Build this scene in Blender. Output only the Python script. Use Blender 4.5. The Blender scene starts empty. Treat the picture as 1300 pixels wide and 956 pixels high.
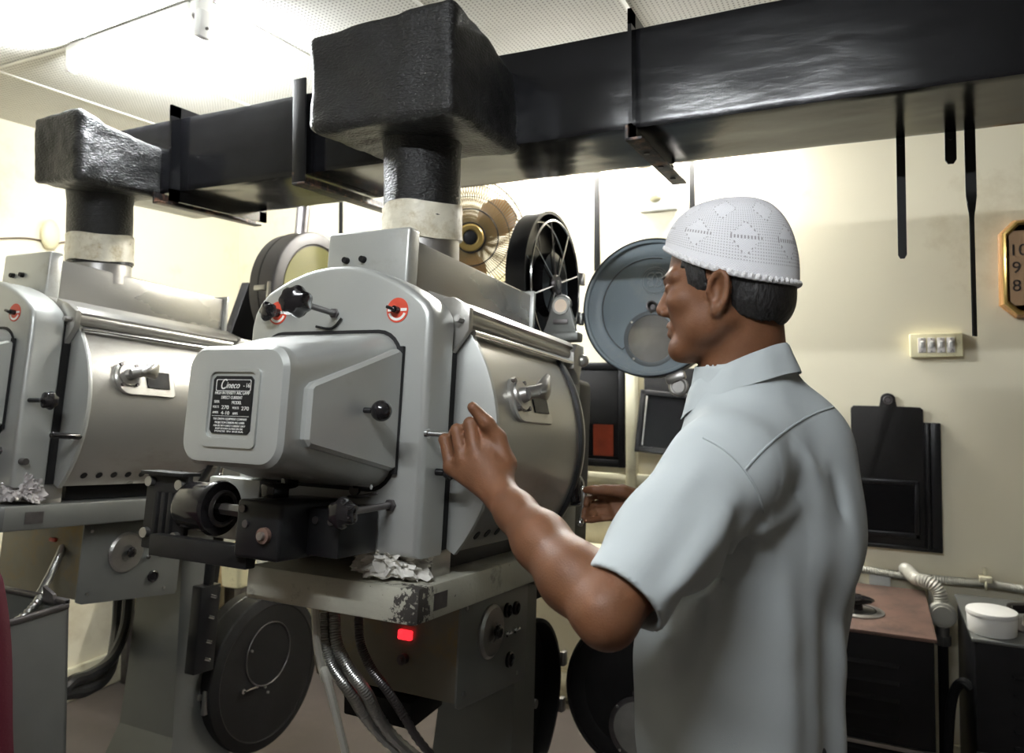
import bpy, bmesh, math, random
import numpy as np
from mathutils import Vector, Matrix, noise
random.seed(7)
PI = math.pi
scene = bpy.context.scene
COL = scene.collection

# ------------------------------------------------------------------ camera frame of the place
FPX = 950.0
CAMZ = 1.45
YAW, PIT = math.radians(25.3), math.radians(1.9)
F0 = Vector((-math.sin(YAW), math.cos(YAW), 0)); RT = Vector((math.cos(YAW), math.sin(YAW), 0)); ZU = Vector((0, 0, 1))
FW = F0 * math.cos(PIT) + ZU * math.sin(PIT); UP = -F0 * math.sin(PIT) + ZU * math.cos(PIT)
CAM = Vector((0, 0, CAMZ))

def at(px, py, ax, val):
    """where the line of sight through a pixel meets the plane axis=val (survey of the room)"""
    r = FW + RT * ((px - 650) / FPX) + UP * ((433 - py) / FPX)
    return CAM + r * ((val - CAM[ax]) / r[ax])

def cp(px, py, d):
    """point at depth d along the view"""
    return CAM + (FW + RT * ((px - 650) / FPX) + UP * ((433 - py) / FPX)) * d

# ------------------------------------------------------------------ materials
def mat(name, col, rough=.5, metal=0., var=.0, vscale=6., bump=0., bscale=60., dirt=None, dirt_amt=.0, dscale=3., coat=0., stretch=(1, 1, 1), spec=.5, emis=None, estr=0., alpha=None, trans=0.):
    m = bpy.data.materials.new(name); m.use_nodes = True
    n = m.node_tree.nodes; l = m.node_tree.links; b = n['Principled BSDF']
    b.inputs['Base Color'].default_value = (*col, 1); b.inputs['Roughness'].default_value = rough
    b.inputs['Metallic'].default_value = metal; b.inputs['Coat Weight'].default_value = coat
    b.inputs['Specular IOR Level'].default_value = spec
    if trans: b.inputs['Transmission Weight'].default_value = trans
    if emis: b.inputs['Emission Color'].default_value = (*emis, 1); b.inputs['Emission Strength'].default_value = estr
    tc = n.new('ShaderNodeTexCoord'); mp = n.new('ShaderNodeMapping'); l.new(tc.outputs['Object'], mp.inputs[0]); mp.inputs['Scale'].default_value = stretch
    cur = None
    if var:
        t = n.new('ShaderNodeTexNoise'); t.inputs['Scale'].default_value = vscale; t.inputs['Detail'].default_value = 5; l.new(mp.outputs[0], t.inputs['Vector'])
        r = n.new('ShaderNodeValToRGB'); r.color_ramp.elements[0].position = .3; r.color_ramp.elements[1].position = .7
        r.color_ramp.elements[0].color = (*[c * (1 - var) for c in col], 1); r.color_ramp.elements[1].color = (*[min(1, c * (1 + var)) for c in col], 1)
        l.new(t.outputs['Fac'], r.inputs[0]); cur = r.outputs[0]
        rr = n.new('ShaderNodeMapRange'); rr.inputs['To Min'].default_value = rough * .85; rr.inputs['To Max'].default_value = min(1, rough * 1.2)
        l.new(t.outputs['Fac'], rr.inputs[0]); l.new(rr.outputs[0], b.inputs['Roughness'])
    if dirt:
        t = n.new('ShaderNodeTexNoise'); t.inputs['Scale'].default_value = dscale; t.inputs['Detail'].default_value = 8; t.inputs['Roughness'].default_value = .7; l.new(mp.outputs[0], t.inputs['Vector'])
        r = n.new('ShaderNodeValToRGB'); r.color_ramp.elements[0].position = 1 - dirt_amt - .08; r.color_ramp.elements[1].position = 1 - dirt_amt + .08
        l.new(t.outputs['Fac'], r.inputs[0])
        mx = n.new('ShaderNodeMix'); mx.data_type = 'RGBA'; l.new(r.outputs[0], mx.inputs['Factor'])
        if cur: l.new(cur, mx.inputs['A'])
        else: mx.inputs['A'].default_value = (*col, 1)
        mx.inputs['B'].default_value = (*dirt, 1); cur = mx.outputs['Result']
    if cur: l.new(cur, b.inputs['Base Color'])
    if bump:
        t = n.new('ShaderNodeTexNoise'); t.inputs['Scale'].default_value = bscale; t.inputs['Detail'].default_value = 4; l.new(mp.outputs[0], t.inputs['Vector'])
        bp = n.new('ShaderNodeBump'); bp.inputs['Strength'].default_value = bump; bp.inputs['Distance'].default_value = .004
        l.new(t.outputs['Fac'], bp.inputs['Height']); l.new(bp.outputs[0], b.inputs['Normal'])
    return m

M_ = {}
M_['wall'] = mat('painted_plaster', (.82, .76, .585), .75, var=.04, vscale=1.5, bump=.12, bscale=25, dirt=(.66, .58, .40), dirt_amt=.36, dscale=1.7)
M_['darkwall'] = mat('dark_brown_wall_paint', (.14, .12, .10), .7, var=.1, vscale=3)
M_['cream'] = mat('cream_trim_paint', (.72, .68, .50), .5, var=.06, vscale=9, dirt=(.45, .38, .24), dirt_amt=.38, dscale=7)
M_['floor'] = mat('floor_concrete', (.075, .062, .055), .5, var=.12, vscale=4, dirt=(.10, .08, .07), dirt_amt=.42, dscale=2)
M_['hammer'] = mat('grey_hammered_enamel', (.43, .44, .42), .36, .45, var=.07, vscale=5, bump=.05, bscale=380, dirt=(.33, .31, .27), dirt_amt=.33, dscale=4)
M_['hammer2'] = mat('grey_enamel_brushed', (.40, .39, .36), .28, .65, var=.07, vscale=4, bump=.04, bscale=300, dirt=(.30, .28, .24), dirt_amt=.36, dscale=5, stretch=(1, .4, 1))
M_['cast'] = mat('worn_cream_casting', (.40, .39, .32), .5, .2, var=.10, vscale=9, dirt=(.09, .08, .07), dirt_amt=.345, dscale=11, bump=.15, bscale=90)
M_['stain'] = mat('oil_stained_panel', (.17, .155, .12), .42, .35, var=.2, vscale=5, dirt=(.22, .155, .06), dirt_amt=.46, dscale=6)
M_['gpanel'] = mat('dull_grey_panel', (.155, .16, .15), .42, .4, var=.08, vscale=8)
M_['chrome'] = mat('polished_chrome', (.80, .80, .80), .16, 1.)
M_['steel'] = mat('dull_steel', (.42, .41, .39), .35, .9, var=.1, vscale=30)
M_['magazine'] = mat('dark_violet_grey_enamel', (.06, .055, .056), .42, .2, var=.1, vscale=6)
M_['darksteel'] = mat('dark_steel', (.13, .12, .12), .38, .8, var=.2, vscale=30)
M_['black'] = mat('black_enamel', (.010, .010, .011), .3, 0., var=.2, vscale=12, spec=.25)
M_['blackmatte'] = mat('matte_black_paint', (.011, .0105, .0105), .55, 0., var=.25, vscale=10, bump=.08, bscale=90, spec=.2)
M_['bakelite'] = mat('black_bakelite', (.010, .009, .010), .14, 0.)
M_['duct'] = mat('gloss_black_duct_paint', (.006, .006, .007), .17, 0., var=.2, vscale=4, bump=.12, bscale=16, stretch=(1, 1, 3), spec=.28)
M_['tar'] = mat('tarred_cloth_wrap', (.007, .0068, .0068), .40, 0., var=.3, vscale=18, bump=1., bscale=120, stretch=(1, 1, 2.2), spec=.42)
M_['rust'] = mat('rusty_black_angle_iron', (.018, .016, .016), .45, .2, var=.2, vscale=10, dirt=(.20, .11, .07), dirt_amt=.43, dscale=22, bump=.3, bscale=90)
M_['tape'] = mat('white_masking_tape', (.66, .62, .50), .45, 0., var=.1, vscale=30, dirt=(.45, .38, .24), dirt_amt=.42, dscale=22, bump=.5, bscale=60)
M_['red'] = mat('red_dial_enamel', (.62, .075, .04), .4)
M_['white'] = mat('white_enamel', (.80, .80, .76), .4)
M_['whitep'] = mat('white_plastic', (.85, .85, .82), .35)
M_['ivory'] = mat('ivory_plastic', (.78, .72, .47), .4, var=.06, vscale=12, dirt=(.45, .38, .22), dirt_amt=.34, dscale=25)
M_['switch'] = mat('pale_grey_switch', (.70, .66, .62), .4, dirt=(.12, .09, .08), dirt_amt=.38, dscale=70)
M_['bluegrey'] = mat('blue_grey_enamel', (.26, .32, .355), .42, .0, var=.05, vscale=5, dirt=(.33, .36, .36), dirt_amt=.40, dscale=7)
M_['monogram'] = mat('pale_blue_grey_emblem', (.44, .49, .52), .35, .1)  # paler than the door enamel, so the low emblem stands out
M_['ringgrey'] = mat('grey_ring', (.20, .22, .23), .4, .2)
M_['glassy'] = mat('smoked_window', (.26, .25, .23), .12, 0., coat=.6, var=.35, vscale=7)
M_['amber'] = mat('amber_port_glass', (.20, .03, .012), .12, 0., coat=.5, var=.5, vscale=7)
M_['darkglass'] = mat('dark_port_glass', (.006, .006, .007), .25, 0., spec=.15)
M_['olive'] = mat('olive_window_glass', (.23, .22, .09), .12, 0., coat=.5, var=.1, vscale=5)
M_['brass'] = mat('brass_gold', (.52, .37, .13), .28, .85, var=.1, vscale=12)
M_['wood'] = mat('striped_wood', (.42, .22, .08), .4, var=.35, vscale=12, stretch=(14, 14, .6))
M_['clockface'] = mat('tan_clock_face', (.50, .33, .20), .45)
M_['rusttop'] = mat('rusty_brown_top', (.15, .09, .07), .5, .1, var=.25, vscale=8, dirt=(.075, .05, .04), dirt_amt=.45, dscale=6)
M_['conduit'] = mat('grey_flexible_conduit', (.50, .49, .43), .5, .2)
M_['flex'] = mat('metal_flex_hose', (.42, .42, .40), .3, .9, var=.2, vscale=30)
M_['rubber'] = mat('black_rubber', (.014, .014, .015), .5, spec=.3)
M_['led'] = mat('red_pilot_lamp', (.8, .02, .02), .3, emis=(1, .02, .03), estr=2.)
M_['skin'] = None
M_['paperrag'] = mat('crumpled_white_rag', (.62, .60, .55), .7, var=.1, vscale=30)
M_['plasticbag'] = mat('crinkled_clear_plastic', (.50, .47, .46), .15, 0., coat=.7, var=.3, vscale=30)
M_['redcloth'] = mat('dark_red_cloth', (.085, .004, .013), .8, bump=.2, bscale=200)
M_['box'] = mat('plain_wooden_box', (.55, .40, .20), .55, var=.15, vscale=8, stretch=(1, 8, 8))
M_['fanblade'] = mat('smoky_brown_fan_blade', (.22, .12, .05), .2, 0., coat=.4)
M_['wire'] = mat('brassy_cage_wire', (.12, .085, .035), .4, .2)
M_['glintglass'] = mat('view_glass_painted_glint', (.9, .75, .6), .1, 0., coat=.8)  # bright reflection on the view port, put into the base colour

def chipped(m, x0, x1):
    n = m.node_tree.nodes; l = m.node_tree.links; b = n['Principled BSDF']; src = b.inputs['Base Color'].links[0].from_socket
    tc = n.new('ShaderNodeTexCoord'); sx = n.new('ShaderNodeSeparateXYZ'); l.new(tc.outputs['Object'], sx.inputs[0])
    mr = n.new('ShaderNodeMapRange'); mr.inputs['From Min'].default_value = x0; mr.inputs['From Max'].default_value = x1; mr.inputs['To Min'].default_value = -.10; mr.inputs['To Max'].default_value = .16; l.new(sx.outputs[0], mr.inputs[0])
    t = n.new('ShaderNodeTexNoise'); t.inputs['Scale'].default_value = 55; t.inputs['Detail'].default_value = 6; t.inputs['Roughness'].default_value = .7; l.new(tc.outputs['Object'], t.inputs['Vector'])
    my = n.new('ShaderNodeMapRange'); my.inputs['From Min'].default_value = -.58; my.inputs['From Max'].default_value = -.635; my.inputs['To Min'].default_value = -.10; my.inputs['To Max'].default_value = .16; l.new(sx.outputs[1], my.inputs[0])
    mn = n.new('ShaderNodeMath'); mn.operation = 'MINIMUM'; l.new(mr.outputs[0], mn.inputs[0]); l.new(my.outputs[0], mn.inputs[1])
    a = n.new('ShaderNodeMath'); a.operation = 'ADD'; l.new(t.outputs['Fac'], a.inputs[0]); l.new(mn.outputs[0], a.inputs[1])
    r = n.new('ShaderNodeValToRGB'); r.color_ramp.elements[0].position = .56; r.color_ramp.elements[1].position = .59; l.new(a.outputs[0], r.inputs[0])
    mx = n.new('ShaderNodeMix'); mx.data_type = 'RGBA'; l.new(r.outputs[0], mx.inputs['Factor']); l.new(src, mx.inputs['A']); mx.inputs['B'].default_value = (.045, .04, .036, 1); l.new(mx.outputs['Result'], b.inputs['Base Color'])
chipped(M_['cast'], .12, .20)

# ------------------------------------------------------------------ mesh builder
class MB:
    def __init__(s): s.bm = bmesh.new(); s.X = Matrix.Identity(4)
    def _tail(s, geom_verts, mtx):
        for v in geom_verts: v.co = s.X @ (mtx @ v.co) if mtx is not None else s.X @ v.co
    def box(s, c, size, rot=None, bev=0., seg=2):
        t = bmesh.new(); bmesh.ops.create_cube(t, size=1)
        for v in t.verts: v.co = Vector((v.co.x * size[0], v.co.y * size[1], v.co.z * size[2]))
        if bev: bmesh.ops.bevel(t, geom=t.edges[:], offset=bev, segments=seg, profile=.5, affect='EDGES', clamp_overlap=True)
        m = Matrix.Translation(Vector(c)) @ (rot.to_4x4() if rot is not None else Matrix.Identity(4))
        s._merge(t, m); return s
    def _merge(s, t, m):
        mp = {}
        for v in t.verts: mp[v] = s.bm.verts.new(s.X @ (m @ v.co))
        for f in t.faces:
            try: s.bm.faces.new([mp[v] for v in f.verts])
            except ValueError: pass
        t.free()
    def span(s, a, b, bev=0., seg=2):
        a, b = Vector(a), Vector(b)
        return s.box((a + b) / 2, [abs(x) for x in (b - a)], bev=bev, seg=seg)
    def cyl(s, p0, p1, r0, r1=None, n=24, cap=True, bev=0.):
        r1 = r0 if r1 is None else r1
        p0, p1 = Vector(p0), Vector(p1); d = (p1 - p0); L = d.length; d.normalize()
        q = d.to_track_quat('Z', 'Y').to_matrix()
        prof = [(0, 0)] if cap else []
        if bev: prof += [(r0 - bev, 0), (r0 - bev * .3, bev * .3), (r0, bev), (r1, L - bev), (r1 - bev * .3, L - bev * .3), (r1 - bev, L)]
        else: prof += [(r0, 0), (r1, L)]
        if cap: prof += [(0, L)]
        return s.lathe(prof, p0, q, n)
    def lathe(s, prof, org=(0, 0, 0), q=None, n=32, a0=0., a1=2 * PI):
        q = q or Matrix.Identity(3); org = Vector(org); full = abs(a1 - a0 - 2 * PI) < 1e-6
        rings = []
        for r, z in prof:
            if r < 1e-7: rings.append([s.bm.verts.new(s.X @ (org + q @ Vector((0, 0, z))))])
            else:
                k = n if full else n + 1
                rings.append([s.bm.verts.new(s.X @ (org + q @ Vector((r * math.cos(a0 + (a1 - a0) * i / n), r * math.sin(a0 + (a1 - a0) * i / n), z)))) for i in range(k)])
        for A, B in zip(rings, rings[1:]):
            m = n
            for i in range(m):
                j = (i + 1) % n if full else i + 1
                vs = []
                if len(A) == 1 and len(B) == 1: continue
                if len(A) == 1: vs = [A[0], B[j], B[i]]
                elif len(B) == 1: vs = [A[i], A[j], B[0]]
                else: vs = [A[i], A[j], B[j], B[i]]
                try: s.bm.faces.new(vs)
                except ValueError: pass
        return s
    def tube(s, pts, r, n=10, closed=False, radii=None, cap=True, ribs=0, ribamp=.0):
        pts = [Vector(p) for p in pts]
        N = len(pts)
        t0 = (pts[1] - pts[0]).normalized(); ref = Vector((0, 0, 1)) if abs(t0.z) < .9 else Vector((1, 0, 0))
        side = t0.cross(ref).normalized(); rings = []
        for i, p in enumerate(pts):
            a = pts[(i - 1) % N] if (i > 0 or closed) else p; b = pts[(i + 1) % N] if (i < N - 1 or closed) else p
            t = (b - a).normalized(); side = (side - t * side.dot(t)).normalized(); up = t.cross(side)
            rr = (radii[i] if radii else r)
            if ribs and i % 2: rr += ribamp
            rings.append([s.bm.verts.new(s.X @ (p + (side * math.cos(2 * PI * k / n) + up * math.sin(2 * PI * k / n)) * rr)) for k in range(n)])
        for i in range(N if closed else N - 1):
            A, B = rings[i], rings[(i + 1) % N]
            for k in range(n): s.bm.faces.new([A[k], A[(k + 1) % n], B[(k + 1) % n], B[k]])
        if not closed and cap: s.bm.faces.new(rings[0][::-1]); s.bm.faces.new(rings[-1])
        return s
    def prism(s, poly, axis, a, b, bev=0., seg=2):
        """poly in the two other axes (cyclic order kept as x,y,z without the axis), extruded a..b"""
        t = bmesh.new(); o = [i for i in range(3) if i != axis]
        def mk(p, h):
            v = [0, 0, 0]; v[axis] = h; v[o[0]] = p[0]; v[o[1]] = p[1]; return t.verts.new(v)
        A = [mk(p, a) for p in poly]; B = [mk(p, b) for p in poly]
        t.faces.new(A[::-1]); t.faces.new(B)
        for i in range(len(A)): t.faces.new([A[i], A[(i + 1) % len(A)], B[(i + 1) % len(A)], B[i]])
        bmesh.ops.recalc_face_normals(t, faces=t.faces[:])
        if bev:
            es = [e for e in t.edges if abs(e.verts[0].co[axis] - e.verts[1].co[axis]) < 1e-6]
            bmesh.ops.bevel(t, geom=es, offset=bev, segments=seg, profile=.5, affect='EDGES', clamp_overlap=True)
        s._merge(t, Matrix.Identity(4)); return s
    def sphere(s, c, r, sc=(1, 1, 1), n=20, q=None):
        t = bmesh.new(); bmesh.ops.create_uvsphere(t, u_segments=n, v_segments=max(8, n // 2 + 2), radius=r)
        m = Matrix.Translation(Vector(c)) @ (q.to_4x4() if q else Matrix.Identity(4)) @ Matrix.Diagonal((*sc, 1))
        s._merge(t, m); return s
    def loft(s, loops, cap=True):
        R = [[s.bm.verts.new(s.X @ Vector(p)) for p in L] for L in loops]; n = len(R[0])
        for A, B in zip(R, R[1:]):
            for k in range(n): s.bm.faces.new([A[k], A[(k + 1) % n], B[(k + 1) % n], B[k]])
        if cap: s.bm.faces.new(R[0][::-1]); s.bm.faces.new(R[-1])
        return s
    def knob(s, p, d, R, L, lobes=7, depth=.16):
        """fluted hand knob: p = base, d = axis"""
        p, d = Vector(p), Vector(d).normalized(); q = d.to_track_quat('Z', 'Y').to_matrix(); n = lobes * 6; rings = []
        for r, z in ((.35, 0), (.5, .05), (.86, .25), (1, .5), (.97, .72), (.8, .9), (.5, .98), (.02, 1.)):
            k = min(1, r * 1.1) ** 3 * depth
            rings.append([p + q @ Vector((R * r * (1 - k * (.5 + .5 * math.cos(lobes * 2 * PI * i / n))) * math.cos(2 * PI * i / n), R * r * (1 - k * (.5 + .5 * math.cos(lobes * 2 * PI * i / n))) * math.sin(2 * PI * i / n), z * L)) for i in range(n)])
        return s.loft(rings)
    def build(s, name, m, parent=None, angle=35, base=None, fix=True):
        if fix: bmesh.ops.recalc_face_normals(s.bm, faces=s.bm.faces[:])
        me = bpy.data.meshes.new(name); s.bm.to_mesh(me); s.bm.free()
        me.polygons.foreach_set('use_smooth', [True] * len(me.polygons)); me.set_sharp_from_angle(angle=math.radians(angle))
        if isinstance(m, str): m = M_[m]
        me.materials.append(m)
        o = bpy.data.objects.new(name, me); COL.objects.link(o)
        if parent is not None: o.parent = parent
        elif base is not None:
            base = Vector(base); me.transform(Matrix.Translation(-base)); o.location = base
        return o

def off(o, parent_world):
    """shift mesh so that world coordinates sit right under a thing placed at parent_world"""
    o.data.transform(Matrix.Translation(-Vector(parent_world)))

def thing(name, label, cat, loc=(0, 0, 0), group=None, rot=None):
    o = bpy.data.objects.new(name, None); COL.objects.link(o); o.location = loc; o.empty_display_size = .1
    if rot: o.rotation_euler = rot
    o['label'] = label; o['category'] = cat
    if group: o['group'] = group
    return o
def tag(o, label, cat, group=None):
    o['label'] = label; o['category'] = cat
    if group: o['group'] = group
    return o
def struct(o): o['kind'] = 'structure'; return o
class Part(MB):
    """parts given in world coordinates, stored relative to their thing's location"""
    def __init__(s, root): super().__init__(); s.root = root; s.X = Matrix.Translation(-root.location)
    def done(s, name, m, parent=None, **k): return s.build(name, m, parent or s.root, **k)

def rrect(cx, cy, hw, hh, r, n=5):
    out = []
    for sx, sy, a in ((1, 1, 0), (-1, 1, 90), (-1, -1, 180), (1, -1, 270)):
        for i in range(n + 1):
            t = math.radians(a + 90 * i / n); out.append((cx + sx * (hw - r) + r * math.cos(t), cy + sy * (hh - r) + r * math.sin(t)))
    return out
def circ(cx, cy, r, n=32, a0=0, a1=2 * PI): return [(cx + r * math.cos(a0 + (a1 - a0) * i / n), cy + r * math.sin(a0 + (a1 - a0) * i / n)) for i in range(n)]
def spline(P, n=10):
    P = [Vector(p) for p in P]; out = []
    for i in range(len(P) - 1):
        a, b, c, d = P[max(0, i - 1)], P[i], P[i + 1], P[min(len(P) - 1, i + 2)]
        for k in range(n):
            t = k / n; out.append(.5 * ((2 * b) + (c - a) * t + (2 * a - 5 * b + 4 * c - d) * t * t + (-a + 3 * b - 3 * c + d) * t ** 3))
    return out + [P[-1]]
def text(name, body, size, mtx, m, parent, ext=.0004, align='CENTER', width=None, shear=0.):
    cu = bpy.data.curves.new(name, 'FONT'); cu.body = body; cu.size = size; cu.align_x = align; cu.align_y = 'CENTER'; cu.extrude = ext; cu.shear = shear
    ob = bpy.data.objects.new(name, cu); COL.objects.link(ob)
    dg = bpy.context.evaluated_depsgraph_get(); me = bpy.data.meshes.new_from_object(ob.evaluated_get(dg)); bpy.data.objects.remove(ob)
    if width:
        xs = [v.co.x for v in me.vertices]; w = max(xs) - min(xs); me.transform(Matrix.Diagonal((width / w, 1, 1, 1)))
    me.transform(mtx); me.materials.clear(); me.materials.append(M_[m] if isinstance(m, str) else m)
    o = bpy.data.objects.new(name, me); COL.objects.link(o); o.parent = parent; return o
def join_meshes(obs, name):
    bm = bmesh.new()
    for o in obs: bm.from_mesh(o.data)
    me = bpy.data.meshes.new(name); bm.to_mesh(me); bm.free(); me.materials.append(obs[0].data.materials[0])
    o = bpy.data.objects.new(name, me); COL.objects.link(o); o.parent = obs[0].parent
    for q in obs: bpy.data.objects.remove(q)
    return o
# ================================================================== the room
XL, XR, YF, YB, ZC = -3.15, 1.7, 3.10, -1.9, 2.45
def slab(name, a, b, m): return struct(MB().span(a, b).build(name, m))
slab('floor', (XL - .1, YB - .1, -.1), (XR + .1, YF + .1, 0), 'floor')
slab('wall_front', (XL - .1, YF, 0), (XR + .1, YF + .1, ZC), 'wall')
slab('wall_left', (XL - .1, YB, 0), (XL, YF, ZC), 'wall')
slab('wall_right', (XR, YB, 0), (XR + .1, YF, ZC), 'darkwall')
slab('wall_back', (XL - .1, YB - .1, 0), (XR + .1, YB, ZC), 'darkwall')
# perforated acoustic ceiling
mc = bpy.data.materials.new('perforated_ceiling_board'); mc.use_nodes = True
n = mc.node_tree.nodes; l = mc.node_tree.links; b = n['Principled BSDF']; b.inputs['Roughness'].default_value = .8
tc = n.new('ShaderNodeTexCoord'); sc_ = n.new('ShaderNodeVectorMath'); sc_.operation = 'SCALE'; sc_.inputs['Scale'].default_value = 1 / .0135; l.new(tc.outputs['Object'], sc_.inputs[0])
fr = n.new('ShaderNodeVectorMath'); fr.operation = 'FRACTION'; l.new(sc_.outputs[0], fr.inputs[0])
sb = n.new('ShaderNodeVectorMath'); sb.operation = 'SUBTRACT'; sb.inputs[1].default_value = (.5, .5, .5); l.new(fr.outputs[0], sb.inputs[0])
mu = n.new('ShaderNodeVectorMath'); mu.operation = 'MULTIPLY'; mu.inputs[1].default_value = (1, 1, 0); l.new(sb.outputs[0], mu.inputs[0])
ln = n.new('ShaderNodeVectorMath'); ln.operation = 'LENGTH'; l.new(mu.outputs[0], ln.inputs[0])
lt = n.new('ShaderNodeMath'); lt.operation = 'LESS_THAN'; lt.inputs[1].default_value = .2; l.new(ln.outputs['Value'], lt.inputs[0])
nz = n.new('ShaderNodeTexNoise'); nz.inputs['Scale'].default_value = 2.; nz.inputs['Detail'].default_value = 6; l.new(tc.outputs['Object'], nz.inputs['Vector'])
rp = n.new('ShaderNodeValToRGB'); rp.color_ramp.elements[0].color = (.56, .55, .50, 1); rp.color_ramp.elements[1].color = (.72, .71, .67, 1); rp.color_ramp.elements[0].position = .35; rp.color_ramp.elements[1].position = .65
l.new(nz.outputs['Fac'], rp.inputs[0])
mx = n.new('ShaderNodeMix'); mx.data_type = 'RGBA'; l.new(lt.outputs[0], mx.inputs['Factor']); l.new(rp.outputs[0], mx.inputs['A']); mx.inputs['B'].default_value = (.16, .15, .13, 1)
l.new(mx.outputs['Result'], b.inputs['Base Color'])
M_['ceil'] = mc
slab('ceiling', (XL - .1, YB - .1, ZC), (XR + .1, YF + .1, ZC + .1), 'ceil')
t = MB()
for x in [-1.615 + .515 * k for k in range(-2, 7)]: t.span((x - .006, YB, ZC - .003), (x + .006, YF, ZC))
for y in (-1.0, .26, 1.5, 2.74): t.span((XL, y - .006, ZC - .0025), (XR, y + .006, ZC))
struct(t.build('trim_1', M_['white']))
struct(MB().span((XL, YB, 0), (XL + .025, YF, .14), bev=.004).build('baseboard_left', 'cream'))
struct(MB().span((XL, YF - .025, 0), (XR, YF, .12), bev=.004).build('baseboard_front', 'cream'))
# rails and post of the port surround, on the front wall
struct(MB().span((-1.45, YF - .035, .95), (-.55, YF, .995), bev=.006).build('trim_2', 'cream'))
struct(MB().span((-1.45, YF - .09, .645), (-.55, YF, .69), bev=.008).build('trim_3', 'cream'))
struct(MB().span((-.917, YF - .05, .69), (-.872, YF, 1.46), bev=.008).build('trim_4', 'cream'))
struct(MB().span((-2.4, YF - .12, .2), (-1.45, YF, .26), bev=.008).build('trim_5', 'cream'))

# ---- port shutters on the front wall
p = at(760, 466, 1, YF)
t = thing('port_shutter', 'black port shutter with an amber-red pane, on the far wall behind the lamphouse', 'port shutter', (-1.03, YF, 1.02))
P = Part(t); P.prism([(-1.19, 1.02), (-.925, 1.02), (-.925, 1.465), (-1.19, 1.465)], 1, YF - .012, YF, bev=.003)
P.span((-1.19, YF - .03, 1.435), (-.925, YF - .01, 1.465), bev=.003).span((-1.19, YF - .03, 1.02), (-.925, YF - .01, 1.05), bev=.003).span((-.95, YF - .04, 1.02), (-.925, YF - .01, 1.465), bev=.003)
P.done('frame', 'black')
P = Part(t); P.span((-1.18, YF - .024, 1.2), (-.955, YF - .012, 1.43), bev=.003); P.done('sliding_plate', 'blackmatte')
P = Part(t); P.span((-1.068, YF - .02, 1.065), (-.978, YF - .012, 1.2)); P.done('pane', 'amber')
P = Part(t); P.span((-1.18, YF - .02, 1.065), (-1.075, YF - .012, 1.2)); P.done('pane', 'darkglass')
t = thing('port_shutter', 'black port shutter with its hinged frame swung open, beside the cream post', 'port shutter', (-.70, YF, 1.08))
P = Part(t); P.span((-.845, YF - .014, 1.10), (-.52, YF, 1.44), bev=.003); P.done('back_plate', 'blackmatte')
P = Part(t); q = Matrix.Rotation(math.radians(-22), 3, 'X') @ Matrix.Rotation(math.radians(14), 3, 'Z')
c = Vector((-.70, YF - .075, 1.215))
for a, s_ in (((0, 0, .12), (.30, .02, .022)), ((0, 0, -.12), (.30, .02, .022)), ((-.14, 0, 0), (.022, .02, .262)), ((.14, 0, 0), (.022, .02, .262))):
    P.box(c + q @ Vector(a), s_, rot=q, bev=.003)
P.done('swing_frame', 'black')
P = Part(t); P.box(c, (.27, .006, .23), rot=q); P.done('pane', 'darkglass')
P = Part(t); P.box(c + q @ Vector((-.122, -.012, 0)), (.006, .004, .21), rot=q, bev=.001); P.done('catch_strip', 'steel')
t = thing('port_shutter', 'tall black sliding port shutter with a tab on top, right of the man', 'port shutter', (.07, YF, .79))
P = Part(t); P.span((-.05, YF - .014, .785), (.238, YF, 1.245), bev=.003).span((.19, YF - .034, .79), (.203, YF - .01, 1.243), bev=.003).span((.205, YF - .026, .785), (.238, YF - .01, 1.245), bev=.003).span((-.05, YF - .03, .785), (.238, YF - .01, .80), bev=.003)
P.done('guide_frame', 'black')
P = Part(t)
poly = [(-.054, .80), (.184, .80), (.184, 1.292), (.174, 1.300), (.10, 1.302), (.096, 1.325)] + [(.071 + .025 * math.cos(a), 1.328 + .022 * math.sin(a)) for a in [PI * i / 8 for i in range(9)]] + [(.046, 1.325), (.042, 1.302), (-.044, 1.302), (-.054, 1.292)]
P.prism(poly, 1, YF - .024, YF - .015, bev=.002); P.done('sliding_plate', 'blackmatte')
P = Part(t)
for a, b_ in (((-.03, .828), (.168, .848)), ((-.03, 1.018), (.168, 1.036)), ((.150, .828), (.168, 1.036))):
    P.span((a[0], YF - .036, a[1]), (b_[0], YF - .024, b_[1]), bev=.004)
P.done('window_frame', 'black')
P = Part(t); P.span((-.03, YF - .03, .848), (.150, YF - .025, 1.018)); P.done('pane', 'darkglass')
P = Part(t); P.cyl((.071, YF - .029, 1.325), (.071, YF - .022, 1.325), .009, n=16).tube([(.071 + .014 * math.cos(a), YF - .027, 1.325 + .014 * math.sin(a)) for a in [2 * PI * i / 20 for i in range(20)]], .0025, 8, closed=True); P.done('hook_ring', 'darksteel')

# ---- flexible conduit along the wall, clips
pts = [(-.62, YF - .025, .73), (-.3, YF - .03, .712), (-.05, YF - .025, .70), (.12, YF - .025, .692), (.3, YF - .02, .692), (.38, YF - .022, .694), (.5, YF - .022, .686), (.8, YF - .025, .668), (1.3, YF - .02, .66)]
t = thing('flexible_conduit', 'ribbed pale flexible conduit running along the wall under the tall black shutter', 'conduit', (.3, YF, .69))
sp = spline(pts, 44); P = Part(t); P.tube(sp, .0125, 10, ribs=1, ribamp=.0024); P.done('ribbed_pipe', 'conduit')
P = Part(t); P.span((.345, YF - .04, .70), (.385, YF, .72), bev=.003).tube([(.365, YF - .04 + .02 * (1 - math.cos(a)), .694 + .02 * math.sin(a)) for a in [-1.4 + .28 * i for i in range(11)]], .004, 8).span((.36, YF - .012, .71), (.374, YF, .745), bev=.003); P.done('clip', 'cream')

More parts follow.
